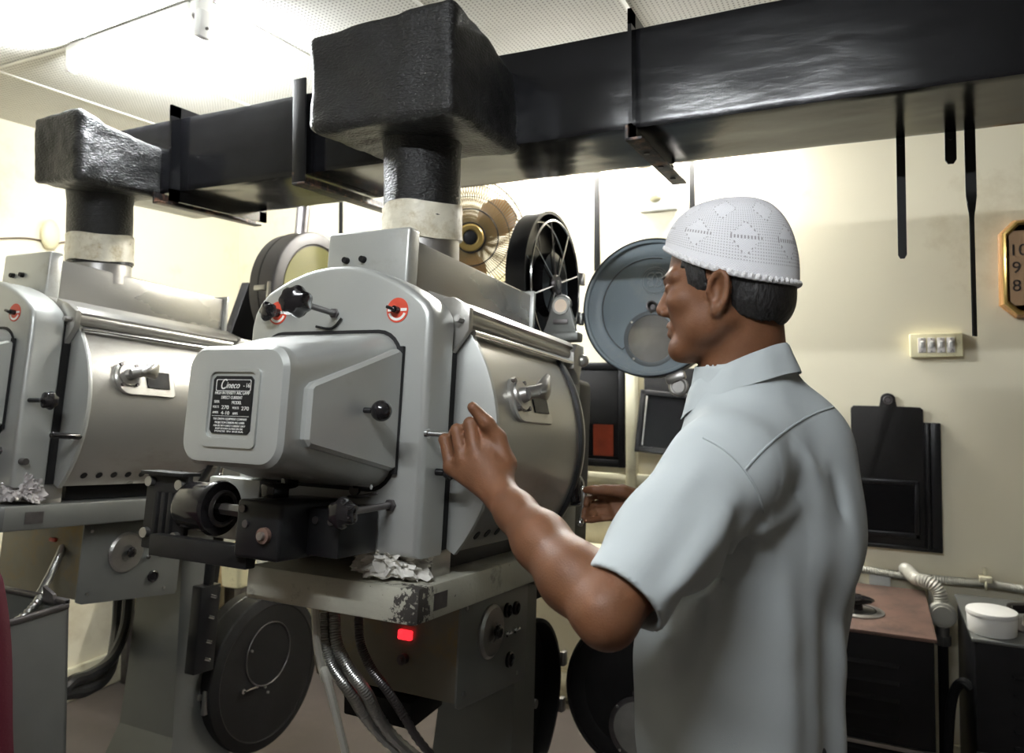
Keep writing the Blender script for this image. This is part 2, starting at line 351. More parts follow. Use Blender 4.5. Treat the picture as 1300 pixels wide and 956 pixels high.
# ---- switch plate
t = thing('switch_box', 'ivory four-gang switch box on the wall left of the clock', 'light switch', (.228, YF, 1.465))
q = Matrix.Rotation(math.radians(-1.2), 3, 'Y')
P = Part(t); P.box((.228, YF - .018, 1.524), (.166, .036, .086), rot=q, bev=.005); P.done('box', 'ivory')
for k in range(4):
    x = .183 + .030 * k
    P = Part(t); P.box((x, YF - .038, 1.524), (.025, .006, .054), rot=q, bev=.002); sw = P.done('switch_plate', 'switch')
    P = Part(t); P.box((x, YF - .043, 1.526), (.011, .008, .024), rot=Matrix.Rotation(.25, 3, 'X'), bev=.002); P.done('rocker', 'whitep', sw)
    P = Part(t); P.cyl((x, YF - .043, 1.546), (x, YF - .040, 1.546), .0022, n=8).cyl((x, YF - .043, 1.502), (x, YF - .040, 1.502), .0022, n=8); P.done('screw', 'darksteel', sw)

# ---- clock
t = thing('wall_clock', 'gold and wood octagonal wall clock with a tan face, cut by the frame edge', 'clock', (.55, YF, 1.60))
def octo(cx, cz, hw, hh, c): return [(cx - hw + c, cz - hh), (cx + hw - c, cz - hh), (cx + hw, cz - hh + c), (cx + hw, cz + hh - c), (cx + hw - c, cz + hh), (cx - hw + c, cz + hh), (cx - hw, cz + hh - c), (cx - hw, cz - hh + c)]
cx, cz = .575, 1.785
def oloop(y, hw, hh, c): return [(x, y, z) for x, z in octo(cx, cz, hw, hh, c)]
P = Part(t); P.loft([oloop(YF, .150, .170, .045), oloop(YF - .02, .150, .170, .045), oloop(YF - .022, .148, .168, .044), oloop(YF - .035, .147, .166, .043), oloop(YF - .05, .141, .162, .04)]); P.done('wooden_case', 'wood')
P = Part(t)
def ring_loft(P, loops): P.loft(loops, cap=False)
P.loft([oloop(YF - .045, .143, .162, .040), oloop(YF - .056, .140, .160, .039), oloop(YF - .060, .135, .154, .037), oloop(YF - .054, .130, .148, .036), oloop(YF - .045, .130, .148, .036), oloop(YF - .045, .143, .162, .040)], cap=False); P.done('gold_bezel', 'brass')
P = Part(t); P.prism(octo(cx, cz, .131, .149, .036), 1, YF - .050, YF - .046); P.done('bezel_backing', 'black')
P = Part(t); P.prism(octo(cx, cz, .124, .128, .014), 1, YF - .053, YF - .049); fc = P.done('face', 'clockface')
nums = []
for s_, dx, dz in (('12', 0, .09), ('1', .045, .09), ('2', .08, .055), ('3', .08, 0), ('4', .08, -.055), ('5', .045, -.09), ('6', 0, -.09), ('7', -.05, -.1), ('8', -.104, -.062), ('9', -.104, 0), ('10', -.098, .060), ('11', -.05, .1)):
    m_ = Matrix.Translation(Vector((cx + dx, YF - .0538, cz + dz)) - t.location) @ Matrix.Rotation(PI / 2, 4, 'X')
    nums.append(text('numeral', s_, .056, m_, 'darksteel', fc, ext=.0006))
P = Part(t); P.span((cx - .004, YF - .057, cz), (cx + .004, YF - .055, cz + .07)).box((cx + .02, YF - .057, cz - .015), (.06, .002, .007)); P.done('hands', 'black')

# ---- white junction box with round cap, half hidden lamp (front wall)
t = thing('junction_box', 'small white wall box with a round cap under the duct, left of the man', 'junction box', (-.78, YF, 2.10))
P = Part(t); P.span((-.86, YF - .03, 2.10), (-.70, YF + .002, 2.24), bev=.003); P.done('cover', 'whitep')
P = Part(t); P.cyl((-.79, YF - .055, 2.165), (-.79, YF - .03, 2.165), .026, .032, n=24, bev=.004).cyl((-.79, YF - .062, 2.165), (-.79, YF - .055, 2.165), .012, n=16); P.done('round_cap', 'ivory')
t = thing('bulkhead_lamp', 'ribbed brown round fitting peeping below the black duct', 'lamp fitting', (-.80, 2.94, 2.27))
P = Part(t)
for k in range(24):
    a = 2 * PI * k / 24; P.tube([(-.80 + .05 * math.cos(a) * s1, YF - .16 + .05 * math.sin(a) * s1, 2.36 - h) for s1, h in ((.45, 0), (.8, .02), (1, .05), (.9, .08), (.5, .105))], .0035, 6)
P.done('ribbed_shade', 'wire')
P = Part(t); P.lathe([(0, 2.268), (.02, 2.272), (.042, 2.30), (.044, 2.33), (.02, 2.365), (0, 2.365)], (-.80, YF - .16, 0)); P.span((-.812, YF - .16, 2.36), (-.788, YF, 2.375), bev=.003); P.done('holder', 'rusttop')

# ---- wall straps
for px, py0, py1, w, lab in ((757, 205, 332, .026, 'black flat strap on the far wall above the blue-grey magazine door'), (878, 200, 300, .022, "black flat strap on the far wall behind the man's cap"), (432, 250, 300, .022, 'thin black strap on the far wall above the left end of the near hood')):
    a, b_ = at(px, py0, 1, YF - .01), at(px + 2, py1, 1, YF - .01); z1 = ZC - .0
    tag(MB().span((a.x - w / 2, YF - .008, b_.z - .04), (a.x + w / 2, YF - .001, z1), bev=.001).build('wall_strap', 'blackmatte', base=(a.x, YF, b_.z)), lab, 'strap', None)

# ---- rectifier boxes at the wall
def rectifier(x0, x1, y0, z1, lab, topm):
    t = thing('rectifier_cabinet', lab, 'cabinet', ((x0 + x1) / 2, (y0 + 2.98) / 2, 0))
    P = Part(t); P.span((x0, y0, .03), (x1, 2.98, z1 - .006), bev=.006); P.done('cabinet_body', 'black')
    P = Part(t); P.span((x0 - .008, y0 - .008, z1 - .012), (x1 + .008, 2.985, z1), bev=.004); P.done('lid', topm)
    for k in range(6):
        z = z1 - .1 - .05 * k
        P = Part(t); P.loft([[(x0 + .09, y0, z + .012), (x1 - .09, y0, z + .012), (x1 - .09, y0, z), (x0 + .09, y0, z)], [(x0 + .095, y0 - .009, z + .003), (x1 - .095, y0 - .009, z + .003), (x1 - .095, y0 - .009, z), (x0 + .095, y0 - .009, z)]]); P.done('louvre', 'black')
    P = Part(t); P.span((x0, y0 - .012, .34), (x1, y0 + .001, .352), bev=.002); P.done('front_rail', 'steel')
    P = Part(t)
    for x in (x0 + .05, x1 - .05):
        for y in (y0 + .05, 2.9): P.cyl((x, y, 0), (x, y, .035), .02, n=12)
    P.done('feet', 'rubber'); return t
t = rectifier(-.36, .165, 2.47, .672, 'black rectifier cabinet with rusty brown lid and round dial plate, right of the man', 'rusttop')
c = Vector((-.035, 2.64, .672))
P = Part(t); P.cyl(c, c + ZU * .004, .078, n=40).cyl(c + ZU * .004, c + ZU * .007, .068, .062, n=40); dp = P.done('dial_plate', 'steel')
P = Part(t); P.lathe([(.05, 0), (.052, .002), (.055, .002), (.056, 0)], c + ZU * .006, n=40); P.done('dial_ring', 'blackmatte', dp)
P = Part(t); P.cyl(c, c + ZU * .03, .018, .014).knob(c + ZU * .026, ZU, .05, .022, 3, .35); kb = P.done('hand_wheel', 'bakelite')
P = Part(t); P.cyl(c + ZU * .045, c + ZU * .052, .012, n=16); P.done('centre_nut', 'chrome', kb)
t = rectifier(.270, .80, 2.53, .672, 'black rectifier cabinet with grey lid at the right frame edge, under the clock', 'gpanel')
c = Vector((.43, 2.70, .672))
P = Part(t); P.cyl(c, c + ZU * .005, .075, n=40); dp = P.done('dial_plate', 'darksteel')
P = Part(t); P.cyl(c, c + ZU * .05, .02, .012); P.done('spindle', 'steel')
P = Part(t); q = Matrix.Rotation(math.radians(25), 3, 'Z'); P.box(c + Vector((-.01, 0, .055)), (.10, .035, .03), rot=q, bev=.011); P.done('pointer_knob', 'bakelite')
tb = Vector((.322, 2.60, .6725))
t = thing('plastic_tub', 'round white plastic tub on the grey-lidded cabinet at the right', 'tub', tb)
P = Part(t); P.cyl(tb, tb + ZU * .052, .062, .064, n=40, bev=.004); P.done('tub_body', 'whitep')
P = Part(t); P.cyl(tb + ZU * .050, tb + ZU * .066, .066, n=40, bev=.005).cyl(tb + ZU * .066, tb + ZU * .068, .045, .04, n=40); P.done('tub_lid', 'whitep')
# round beige outlet with ribbed elbow
t = thing('cable_outlet', 'round beige cable outlet with a ribbed elbow pipe between the two cabinets', 'cable outlet', (.215, 3.0, 0))
P = Part(t); a = Vector((.217, 2.86, .628)); P.cyl(a, a + Vector((0, .03, 0)), .042, n=32, bev=.006).cyl(a - Vector((0, .006, 0)), a, .030, n=32); P.done('outlet_cap', 'conduit')
P = Part(t); P.tube(spline([(.115, YF - .05, .722), (.125, 3.02, .724), (.145, 2.93, .722), (.18, 2.90, .722), (.208, 2.89, .70), (.217, 2.885, .66)], 10), .020, 12, ribs=1, ribamp=.003); P.done('elbow_pipe', 'conduit')
P = Part(t); P.cyl((.217, 2.875, .59), (.217, 2.875, .56), .020, n=20).cyl((.217, 2.875, .56), (.217, 2.875, .53), .025, n=8); P.done('gland_nut', 'steel')
P = Part(t); P.tube(spline([(.217, 2.875, .55), (.217, 2.875, .3), (.217, 2.9, .01)], 8), .016, 10); P.done('down_pipe', 'blackmatte')
P = Part(t); P.span((.19, 2.88, .60), (.245, YF - .001, .65), bev=.004); P.done('bracket', 'steel')
tag(MB().tube(spline([(.268, 2.60, .50), (.245, 2.61, .51), (.222, 2.64, .45), (.212, 2.67, .3), (.208, 2.70, .1), (.208, 2.71, .004)], 8), .014, 10).build('black_cable', 'rubber', base=(.2, 2.65, 0)), 'thick black cable looping out of the grey-lidded cabinet', 'cable')
tag(MB().span((.0, YF - .03, .63), (.07, YF, .69), bev=.005).build('socket_box', 'whitep', base=(.035, YF, .63)), 'small white socket box on the wall above the brown-lidded cabinet', 'socket')

# ---- fluorescent batten under the ceiling (left) and lit wall lamp behind the duct
M_['tube_on'] = mat('lit_fluorescent_tube', (.95, .97, 1.), .4, emis=(.93, .97, 1.), estr=1000.)
M_['tube_wall'] = mat('lit_wall_tube', (.95, .97, 1.), .4, emis=(1., .98, .93), estr=680.)
M_['tube_rear'] = mat('lit_rear_tube', (.95, .97, 1.), .4, emis=(.92, .96, 1.), estr=325.)
def tube_lamp(name, lab, a, b_, up, glow='tube_on'):
    a, b_ = Vector(a), Vector(b_); d = (b_ - a).normalized(); up = Vector(up)
    t = thing(name, lab, 'lamp', (a + b_) / 2 + up * .06)
    P = Part(t); side = d.cross(up); q = Matrix((d, side, up)).transposed(); L = (b_ - a).length
    P.box((a + b_) / 2 + up * .05, (L, .04, .025), rot=q, bev=.004); P.done('batten', 'whitep')
    for p_, s_ in ((a, -1), (b_, 1)):
        P = Part(t); P.box(p_ + d * s_ * .012 + up * .022, (.024, .034, .085), rot=q, bev=.008); P.done('tube_holder', 'whitep')
    P = Part(t); P.cyl(a, b_, .013, n=16); P.done('tube', glow); return t
tube_lamp('fluorescent_lamp', 'lit fluorescent batten under the ceiling, upper left', (-2.22, 1.50, ZC - .065), (-1.66, 1.46, ZC - .065), (0, 0, 1))
tb_ = thing('tube_end_holder', 'white swivel holder with a folded end hanging from the ceiling by the lit tube', 'lamp holder', (-1.60, 1.44, ZC))
P = Part(tb_); P.box((-1.60, 1.44, ZC - .03), (.022, .05, .06), bev=.006).box((-1.595, 1.435, ZC - .085), (.03, .045, .075), rot=Matrix.Rotation(.12, 3, 'Y'), bev=.010); P.done('holder_arm', 'whitep')
P = Part(tb_); P.cyl((-1.58, 1.432, ZC - .10), (-1.575, 1.432, ZC - .10), .004, n=8).cyl((-1.63, 1.44, ZC - .05), (-1.60, 1.44, ZC - .05), .013, n=14); P.done('pin', 'darksteel')
tube_lamp('fluorescent_lamp', 'lit fluorescent batten on the far wall, hidden above the black duct', (-1.45, YF - .07, 2.403), (-.45, YF - .07, 2.403), (0, 1, 0), 'tube_wall')
tube_lamp('fluorescent_lamp', 'lit fluorescent batten on the ceiling above the camera', (-.80, -.12, ZC - .065), (.0, -.12, ZC - .065), (0, 0, 1), 'tube_rear')
# small white lamp-holder on left wall
a = at(60, 298, 0, XL)
t = thing('wall_socket_fitting', 'pale oval fitting with thin wires on the left wall', 'wall fitting', (XL, a.y, a.z - .06))
P = Part(t); P.sphere((XL + .02, a.y, a.z), .05, (.5, .8, 1.3)); P.done('oval_cover', 'ivory')
P = Part(t); P.tube(spline([(XL + .012, a.y + .02, a.z - .04), (XL + .01, a.y - .1, a.z - .03), (XL + .01, a.y - .35, a.z - .08)], 8), .003, 6).tube(spline([(XL + .012, a.y, a.z - .05), (XL + .01, a.y + .08, a.z - .02), (XL + .01, a.y + .2, a.z - .03)], 8), .003, 6); P.done('wires', 'rusttop')

# ---- exhaust duct
L2 = 1.11
t = thing('exhaust_duct', 'long black exhaust duct with two boxed heads and riser pipes over the lamphouses', 'duct', (-.4, 1.65, 1.942))
DY0, DY1, DZ0, DZ1 = 1.496, 1.807, 1.942, 2.152
def lumpy_box(P, a, b_, r, amp, n=14, seed=0.):
    bm = bmesh.new(); bmesh.ops.create_cube(bm, size=1)
    bmesh.ops.subdivide_edges(bm, edges=bm.edges[:], cuts=n + 6, use_grid_fill=True)
    a, b_ = Vector(a), Vector(b_); c = (a + b_) / 2; h = (b_ - a) / 2
    for v in bm.verts:
        p_ = Vector([v.co[k] * 2 * h[k] for k in range(3)]); q_ = Vector([max(-h[k] + r, min(h[k] - r, p_[k])) for k in range(3)]); d_ = p_ - q_
        nn = d_.normalized() if d_.length > 1e-6 else Vector((0, 0, 0)); p_ = q_ + nn * r + c
        v.co = p_ + nn * (noise.noise(p_ * 9 + Vector((seed, 0, 0))) * amp + noise.noise(p_ * 34) * amp * .35)
    P._merge(bm, Matrix.Identity(4))
def wavy_panel(P, a, b_, amp): lumpy_box(P, a, b_, .01, amp, 10)
for x0, x1 in ((-2.03, -1.753), (-1.747, -1.27), (-1.27, -.43), (-.425, .5), (.505, XR)):
    P = Part(t); lumpy_box(P, (x0, DY0, DZ0), (x1, DY1, DZ1), .004, .0016, 16, x0); P.done('duct_section', 'duct')
for x, col_ in ((-1.75, 'duct'), (-.4275, 'duct'), (.5025, 'duct')):
    P = Part(t)
    P.span((x - .004, DY0 - .03, DZ0 - .03), (x + .004, DY0 + .002, DZ1 + .03)).span((x - .004, DY0 - .03, DZ0 - .03), (x + .004, DY1 + .03, DZ0 + .002)).span((x - .004, DY0 - .03, DZ1 - .002), (x + .004, DY1 + .03, DZ1 + .03)).span((x - .004, DY1 - .002, DZ0 - .03), (x + .004, DY1 + .03, DZ1 + .03))
    P.done('flange', col_)
# angle iron hangers (front leg + bottom leg running under the duct)
def hanger(x, ytip, ztop, m_, w=.036, front=True):
    P = Part(t)
    if front:
        P.span((x - w, DY0 - .034, DZ0 - .03), (x - w + .006, DY0 - .004, ztop)).span((x - w, DY0 - .040, DZ0 - .03), (x, DY0 - .034, ztop), bev=.001)
    if front: P.done('hanger_leg', 'black'); P = Part(t)
    P.span((x - w, DY0 - .04, DZ0 - .036), (x, ytip, DZ0 - .030), bev=.001).span((x - w, DY0 - .04, DZ0 - .034), (x - w + .006, ytip, DZ0 - .004))
    P.done('hanger_bracket', m_)
hanger(-1.262, 1.94, 2.175, 'rust', .04); hanger(-1.775, 1.845, 2.10, 'rust', .03, False); hanger(-.40, 1.87, 2.19, 'rust', .035, False)
for y in (1.56, 1.68, 1.80):
    P = Part(t); P.cyl((-.418, y, DZ0 - .039), (-.418, y, DZ0 - .03), .007, n=12); P.done('bolt', 'darksteel')
# boxed heads
for x0, x1, y0, cxp, cyp, sd in ((-1.045, -.70, 1.215, -.872, 1.385, 0.), (-2.02, -1.825, 1.25, -1.972, 1.42, 5.)):
    P = Part(t); lumpy_box(P, (x0, y0, 1.945 - .006), (x1, DY0 + .03, 2.135 if sd == 0 else 2.12), .016, .009, 18, sd); hd = P.done('boxed_head', 'tar', angle=80)
    for v in hd.data.vertices:   # sagging top towards the duct
        wy = v.co.y + t.location.y
        hz = max(0, min(1, (v.co.z + t.location.z - 1.95) / .17)); fx = 1 - (x1 - (v.co.x + t.location.x)) / (x1 - x0)
        v.co.z += hz * (-.045 * max(0, (wy - y0) / (DY0 - y0)) + (.025 * fx if sd == 0 else 0)) - (1 - hz) * .010 * fx
    r = .084
    P = Part(t); rings = []
    for i in range(24):
        z = 1.97 - (1.97 - 1.735) * i / 23; rings.append([(cxp + (r + .008 * max(0, 1 - i / 6)) * (1 + .03 * noise.noise(Vector((math.cos(a) * 3, math.sin(a) * 3, z * 9 + sd)))) * math.cos(a), cyp + (r + .008 * max(0, 1 - i / 6)) * (1 + .03 * noise.noise(Vector((math.cos(a) * 3, math.sin(a) * 3, z * 9 + sd)))) * math.sin(a), z) for a in [2 * PI * k / 40 for k in range(40)]])
    P.loft(rings); P.done('riser_pipe', 'tar', angle=80)
    P = Part(t); P.loft([[(cxp + (r + .003 + .004 * noise.noise(Vector((a * 2.2, z * 70, sd)))) * math.cos(a), cyp + (r + .003 + .004 * noise.noise(Vector((a * 2.2, z * 70, sd)))) * math.sin(a), z + .004 * math.sin(a * 3)) for a in [2 * PI * k / 48 for k in range(48)]] for z in [q_ + (.022 if sd == 0 else .045) for q_ in (1.772, 1.76, 1.748, 1.735, 1.722, 1.708, 1.697)]]); P.done('tape_band', 'tape', angle=80)
    P = Part(t); P.cyl((cxp, cyp, 1.65 if sd == 0 else 1.68), (cxp, cyp, 1.73 if sd == 0 else 1.75), r - .003, n=40); P.done('sheet_collar', 'steel')
# hanging strap irons on the back edge
def hstrap(px, ytop, ybot, w, twist=False):
    a = at(px, ytop, 1, DY1 + .012); b_ = at(px, ybot, 1, DY1 + .012)
    P = Part(t)
    if not twist:
        P.prism([(a.x - w / 2, DZ0 + .04), (a.x - w / 2, b_.z + .008), (a.x - w / 4, b_.z), (a.x + w / 4, b_.z), (a.x + w / 2, b_.z + .008), (a.x + w / 2, DZ0 + .04)], 1, DY1 + .002, DY1 + .008)
        P.cyl((a.x, DY1 - .001, a.z - .012), (a.x, DY1 + .012, a.z - .012), .004, n=10)
    else:
        loops = []
        for i in range(41):
            f = i / 40; z = DZ0 + .04 + (b_.z - DZ0 - .04) * f
            ang = max(0, min(1, (f - .36) / .10)) * math.radians(62); ww = w * (1 if f < .4 else .95)
            c_, s_ = math.cos(ang), math.sin(ang)
            loops.append([(a.x + u * c_ - v * s_ + (.002 * f), DY1 + .014 + u * s_ + v * c_, z) for u, v in ((-ww / 2, -.0012), (ww / 2, -.0012), (ww / 2, .0012), (-ww / 2, .0012))])
        P.loft(loops)
    P.done('strap_iron', 'blackmatte')
hstrap(1143, 178, 329, .017); hstrap(1206, 170, 209, .021); hstrap(1231, 168, 427, .020, True)

# ---- wall fan
fc_ = Vector((-1.49, 2.72, 1.985))
t = thing('wall_fan', 'round wire-caged wall fan with a gold centre, behind the near riser pipe', 'fan', (fc_.x, YF, fc_.z))
nrm = (CAM + Vector((.5, 0, -.1)) - fc_).normalized(); q = nrm.to_track_quat('Z', 'Y').to_matrix(); P = Part(t)
R_ = .245
def fpt(r, a, z): return fc_ + q @ Vector((r * math.cos(a), r * math.sin(a), z))
for k in range(110):
    a = 2 * PI * k / 110
    P.tube([fpt(r, a + da, z) for r, da, z in ((.05, 0, .085), (.10, .05, .082), (.16, .1, .07), (.21, .14, .045), (R_, .17, .0))], .0021, 4, cap=False)
    P.tube([fpt(r, a, z) for r, z in ((R_, .0), (.22, -.05), (.15, -.08), (.06, -.09))], .0021, 4, cap=False)
P.done('wire_cage', 'wire')
for r, z, w in ((R_, 0, .004), (.215, .042, .0018), (.165, .068, .0018), (.115, .083, .0028), (.06, .088, .003)):
    P = Part(t); P.tube([fpt(r, 2 * PI * k / 64, z) for k in range(64)], w, 8, closed=True); P.done('cage_ring', 'black')
P = Part(t); P.lathe([(.030, .088), (.034, .094), (.05, .094), (.056, .088), (.050, .082), (.03, .082)], fc_, q, 40); P.done('centre_badge', 'brass')
P = Part(t); P.lathe([(0, .093), (.02, .092), (.03, .086), (.03, .08), (0, .08)], fc_, q, 32); P.done('badge_centre', 'black')
for k in range(3):
    P = Part(t); a0 = 2 * PI * k / 3 + .6; rows = []
    for i in range(9):
        r = .035 + .19 * i / 8; wd = .35 + .75 * math.sin(PI * min(1, i / 8 * .9 + .1)) ** .7
        rows.append([fpt(r, a0 + wd * (j / 6 - .5) , .02 - .035 * (j / 6) ) for j in range(7)] + [fpt(r, a0 + wd * ((6 - j) / 6 - .5), .017 - .035 * ((6 - j) / 6)) for j in range(7)])
    P.loft(rows); P.done('blade', 'fanblade')
P = Part(t); P.cyl(fpt(0, 0, -.16), fpt(0, 0, .03), .045, .04, n=28, bev=.01); P.done('motor', 'ivory')
P = Part(t); P.tube(spline([fpt(0, 0, -.12), fpt(0, 0, -.15) - ZU * .08, (fc_.x - .02, YF - .06, fc_.z - .17), (fc_.x - .02, YF - .02, fc_.z - .17)], 8), .018, 12).cyl((fc_.x - .02, YF - .02, fc_.z - .17), (fc_.x - .02, YF, fc_.z - .17), .06, n=24); P.done('wall_arm', 'ivory')

# ---- low shelf behind the far machine with a jug and a wooden box
t = thing('side_table', 'low dark table against the left wall behind the far machine', 'table', (-2.72, 2.65, 0))
P = Part(t); P.span((-3.12, 2.35, .55), (-2.35, 3.05, .575), bev=.004); P.done('table_top', 'gpanel')
for x in (-3.08, -2.39):
    for y in (2.39, 3.0): P = Part(t); P.span((x - .02, y - .02, 0), (x + .02, y + .02, .55), bev=.003); P.done('leg', 'darksteel')
jg = at(303, 743, 2, .575)
t = thing('plastic_container', 'pale cut-open plastic container seen between the far pedestal and the black platform arm', 'container', jg)
P = Part(t)
lo = []
for z, s_ in ((0, .8), (.006, .95), (.05, 1), (.1, 1.02), (.13, 1.04)): lo.append([(jg.x + x * s_, jg.y + y * s_, jg.z + z + (.03 if (x < -.01 and z > .12) else 0)) for x, y in rrect(0, 0, .052, .05, .018)])
lo2 = [[(jg.x + (x - jg.x) * .93, jg.y + (y - jg.y) * .93, z - .003 if i else z) for x, y, z in L] for i, L in enumerate(lo[::-1][:4])]
P.loft(lo + lo2); P.done('container_body', 'ivory')
bx = at(262, 745, 2, .575)
t = thing('wooden_box', 'small plain wooden box behind the far pedestal', 'box', bx)
P = Part(t); P.box(bx + Vector((0, .08, .045)), (.16, .15, .09), rot=Matrix.Rotation(.5, 3, 'Z'), bev=.003); P.done('box_body', 'box')
P = Part(t); P.box(bx + Vector((0, .08, .094)), (.164, .154, .008), rot=Matrix.Rotation(.5, 3, 'Z'), bev=.002); P.done('box_lid', 'box')

# ---- open dark metal bin, cables, red cloth (lower left)
t = thing('metal_bin', 'tall dark grey open-topped metal cabinet at the lower left', 'bin', (-1.81, .90, 0))
x0, x1, y0, y1, zt = -2.02, -1.61, .70, 1.10, .92
P = Part(t)
for a, b_ in (((x0, y0, 0), (x1, y0 + .006, zt)), ((x0, y1 - .006, 0), (x1, y1, zt + .01)), ((x0, y0, 0), (x0 + .006, y1, zt)), ((x1 - .006, y0, 0), (x1, y1, zt)), ((x0, y0, 0), (x1, y1, .006))): P.span(a, b_)
P.done('bin_body', 'gpanel')
P = Part(t); P.span((x1 - .010, y0, zt - .008), (x1 + .004, y1, zt + .003), bev=.003).span((x0, y1 - .010, zt), (x1, y1 + .004, zt + .012), bev=.003).span((x0 - .004, y0, zt - .008), (x0 + .010, y1, zt + .003), bev=.003).span((x0, y0 - .004, zt - .008), (x1, y0 + .01, zt + .003), bev=.003); P.done('rim', 'darksteel')
P = Part(t); P.prism([(x1 - .07, zt), (x1 - .03, zt), (x1 - .035, zt + .02), (x1 - .07, zt + .035)], 1, y1 - .014, y1 - .006); P.done('bent_corner', 'darksteel')
hp = [cp(80, 694, 1.93), cp(66, 725, 1.86), cp(50, 755, 1.76), cp(38, 775, 1.66), Vector((-1.80, .92, .7)), Vector((-1.82, .88, .02))]
tag(MB().tube(spline(hp, 30), .008, 10, ribs=1, ribamp=.002).build('flexible_hose', 'flex', base=(-1.80, .92, 0)), 'ribbed hose dropping from the far control box into the dark bin', 'hose')
for k in range(2):
    pts = [cp(163 - 12 * k, 762, 2.35 + .05 * k), cp(158 - 10 * k, 800 + 4 * k, 2.3 + .05 * k), cp(140 - 2 * k, 838 + 15 * k, 2.2), cp(112, 858 + 17 * k, 2.05), cp(88 - 8 * k, 868 + 14 * k, 1.95), cp(70 - 25 * k, 900 + 5 * k, 1.9), cp(60 - 25 * k, 1000, 1.9)]
    pts.append(Vector((pts[-1].x, pts[-1].y, .02)))
    tag(MB().tube(spline(pts, 10), .017, 10).build('black_cable', 'rubber', base=(pts[-1].x, pts[-1].y, 0)), ('upper' if k == 0 else 'lower') + ' of the two thick black cables drooping between the bin and the far pedestal', 'cable')
ch = Vector((-1.415, .50, 0))
t = thing('black_chair', 'black high-backed chair at the lower left edge carrying the red cloth', 'chair', ch)
P = Part(t); P.span(ch + Vector((-.2, -.2, .44)), ch + Vector((.2, .2, .48)), bev=.015); P.done('seat', 'blackmatte')
P = Part(t); P.span(ch + Vector((.15, -.2, .60)), ch + Vector((.18, .2, 1.115)), bev=.012); P.done('backrest', 'blackmatte')
for x in (-.17, .165):
    for y in (-.17, .17): P = Part(t); P.cyl(ch + Vector((x, y, 0)), ch + Vector((x, y, .46 if x < 0 else .66)), .014, n=12); P.done('leg', 'darksteel')
mb = MB(); rows = []
for i in range(40):
    f = i / 39
    row = []
    for j in range(30):
        g = j / 29; s_ = f * 2 - 1   # s_<0: seat side, >0: outer side
        if abs(s_) < .12: ang = s_ / .12 * PI / 2; x = .165 + .022 * math.sin(ang); z = 1.12 + .022 * math.cos(ang)
        else: x = .165 + (.022 + .03 * (abs(s_) - .12) + .012 * math.sin(g * 17 + s_ * 3) * (abs(s_) - .1)) * (1 if s_ > 0 else -1); z = 1.12 - (abs(s_) - .12) * .50
        y = -.215 + .43 * g + (g - .5) * .10 * abs(s_) + .01 * math.sin(s_ * 6)
        row.append(mb.bm.verts.new(ch + Vector((x, y, z))))
    rows.append(row)
for A, B in zip(rows, rows[1:]):
    for j in range(29): mb.bm.faces.new([A[j], A[j + 1], B[j + 1], B[j]])
o = tag(mb.build('draped_cloth', 'redcloth', base=ch + Vector((.165, 0, 1.15))), 'dark red cloth hanging at the lower left edge of the frame', 'cloth')
sm = o.modifiers.new('thickness', 'SOLIDIFY'); sm.thickness = .004; sm.offset = 1
# ================================================================== the two projectors
TILT = math.radians(6.2)
RM = Matrix.Rotation(-TILT, 4, 'X')
def mframe(ox, oy, oz):
    return Matrix.Translation((ox, oy, oz)) @ RM

class MP(MB):
    """part in the tilted machine frame (u right, v forward, w up), stored relative to the root"""
    def __init__(s, root): super().__init__(); s.root = root; s.X = Matrix.Translation(-root.location) @ root_frames[root.name]
    def done(s, name, m, parent=None, **k): return s.build(name, m, parent or s.root, **k)
root_frames = {}

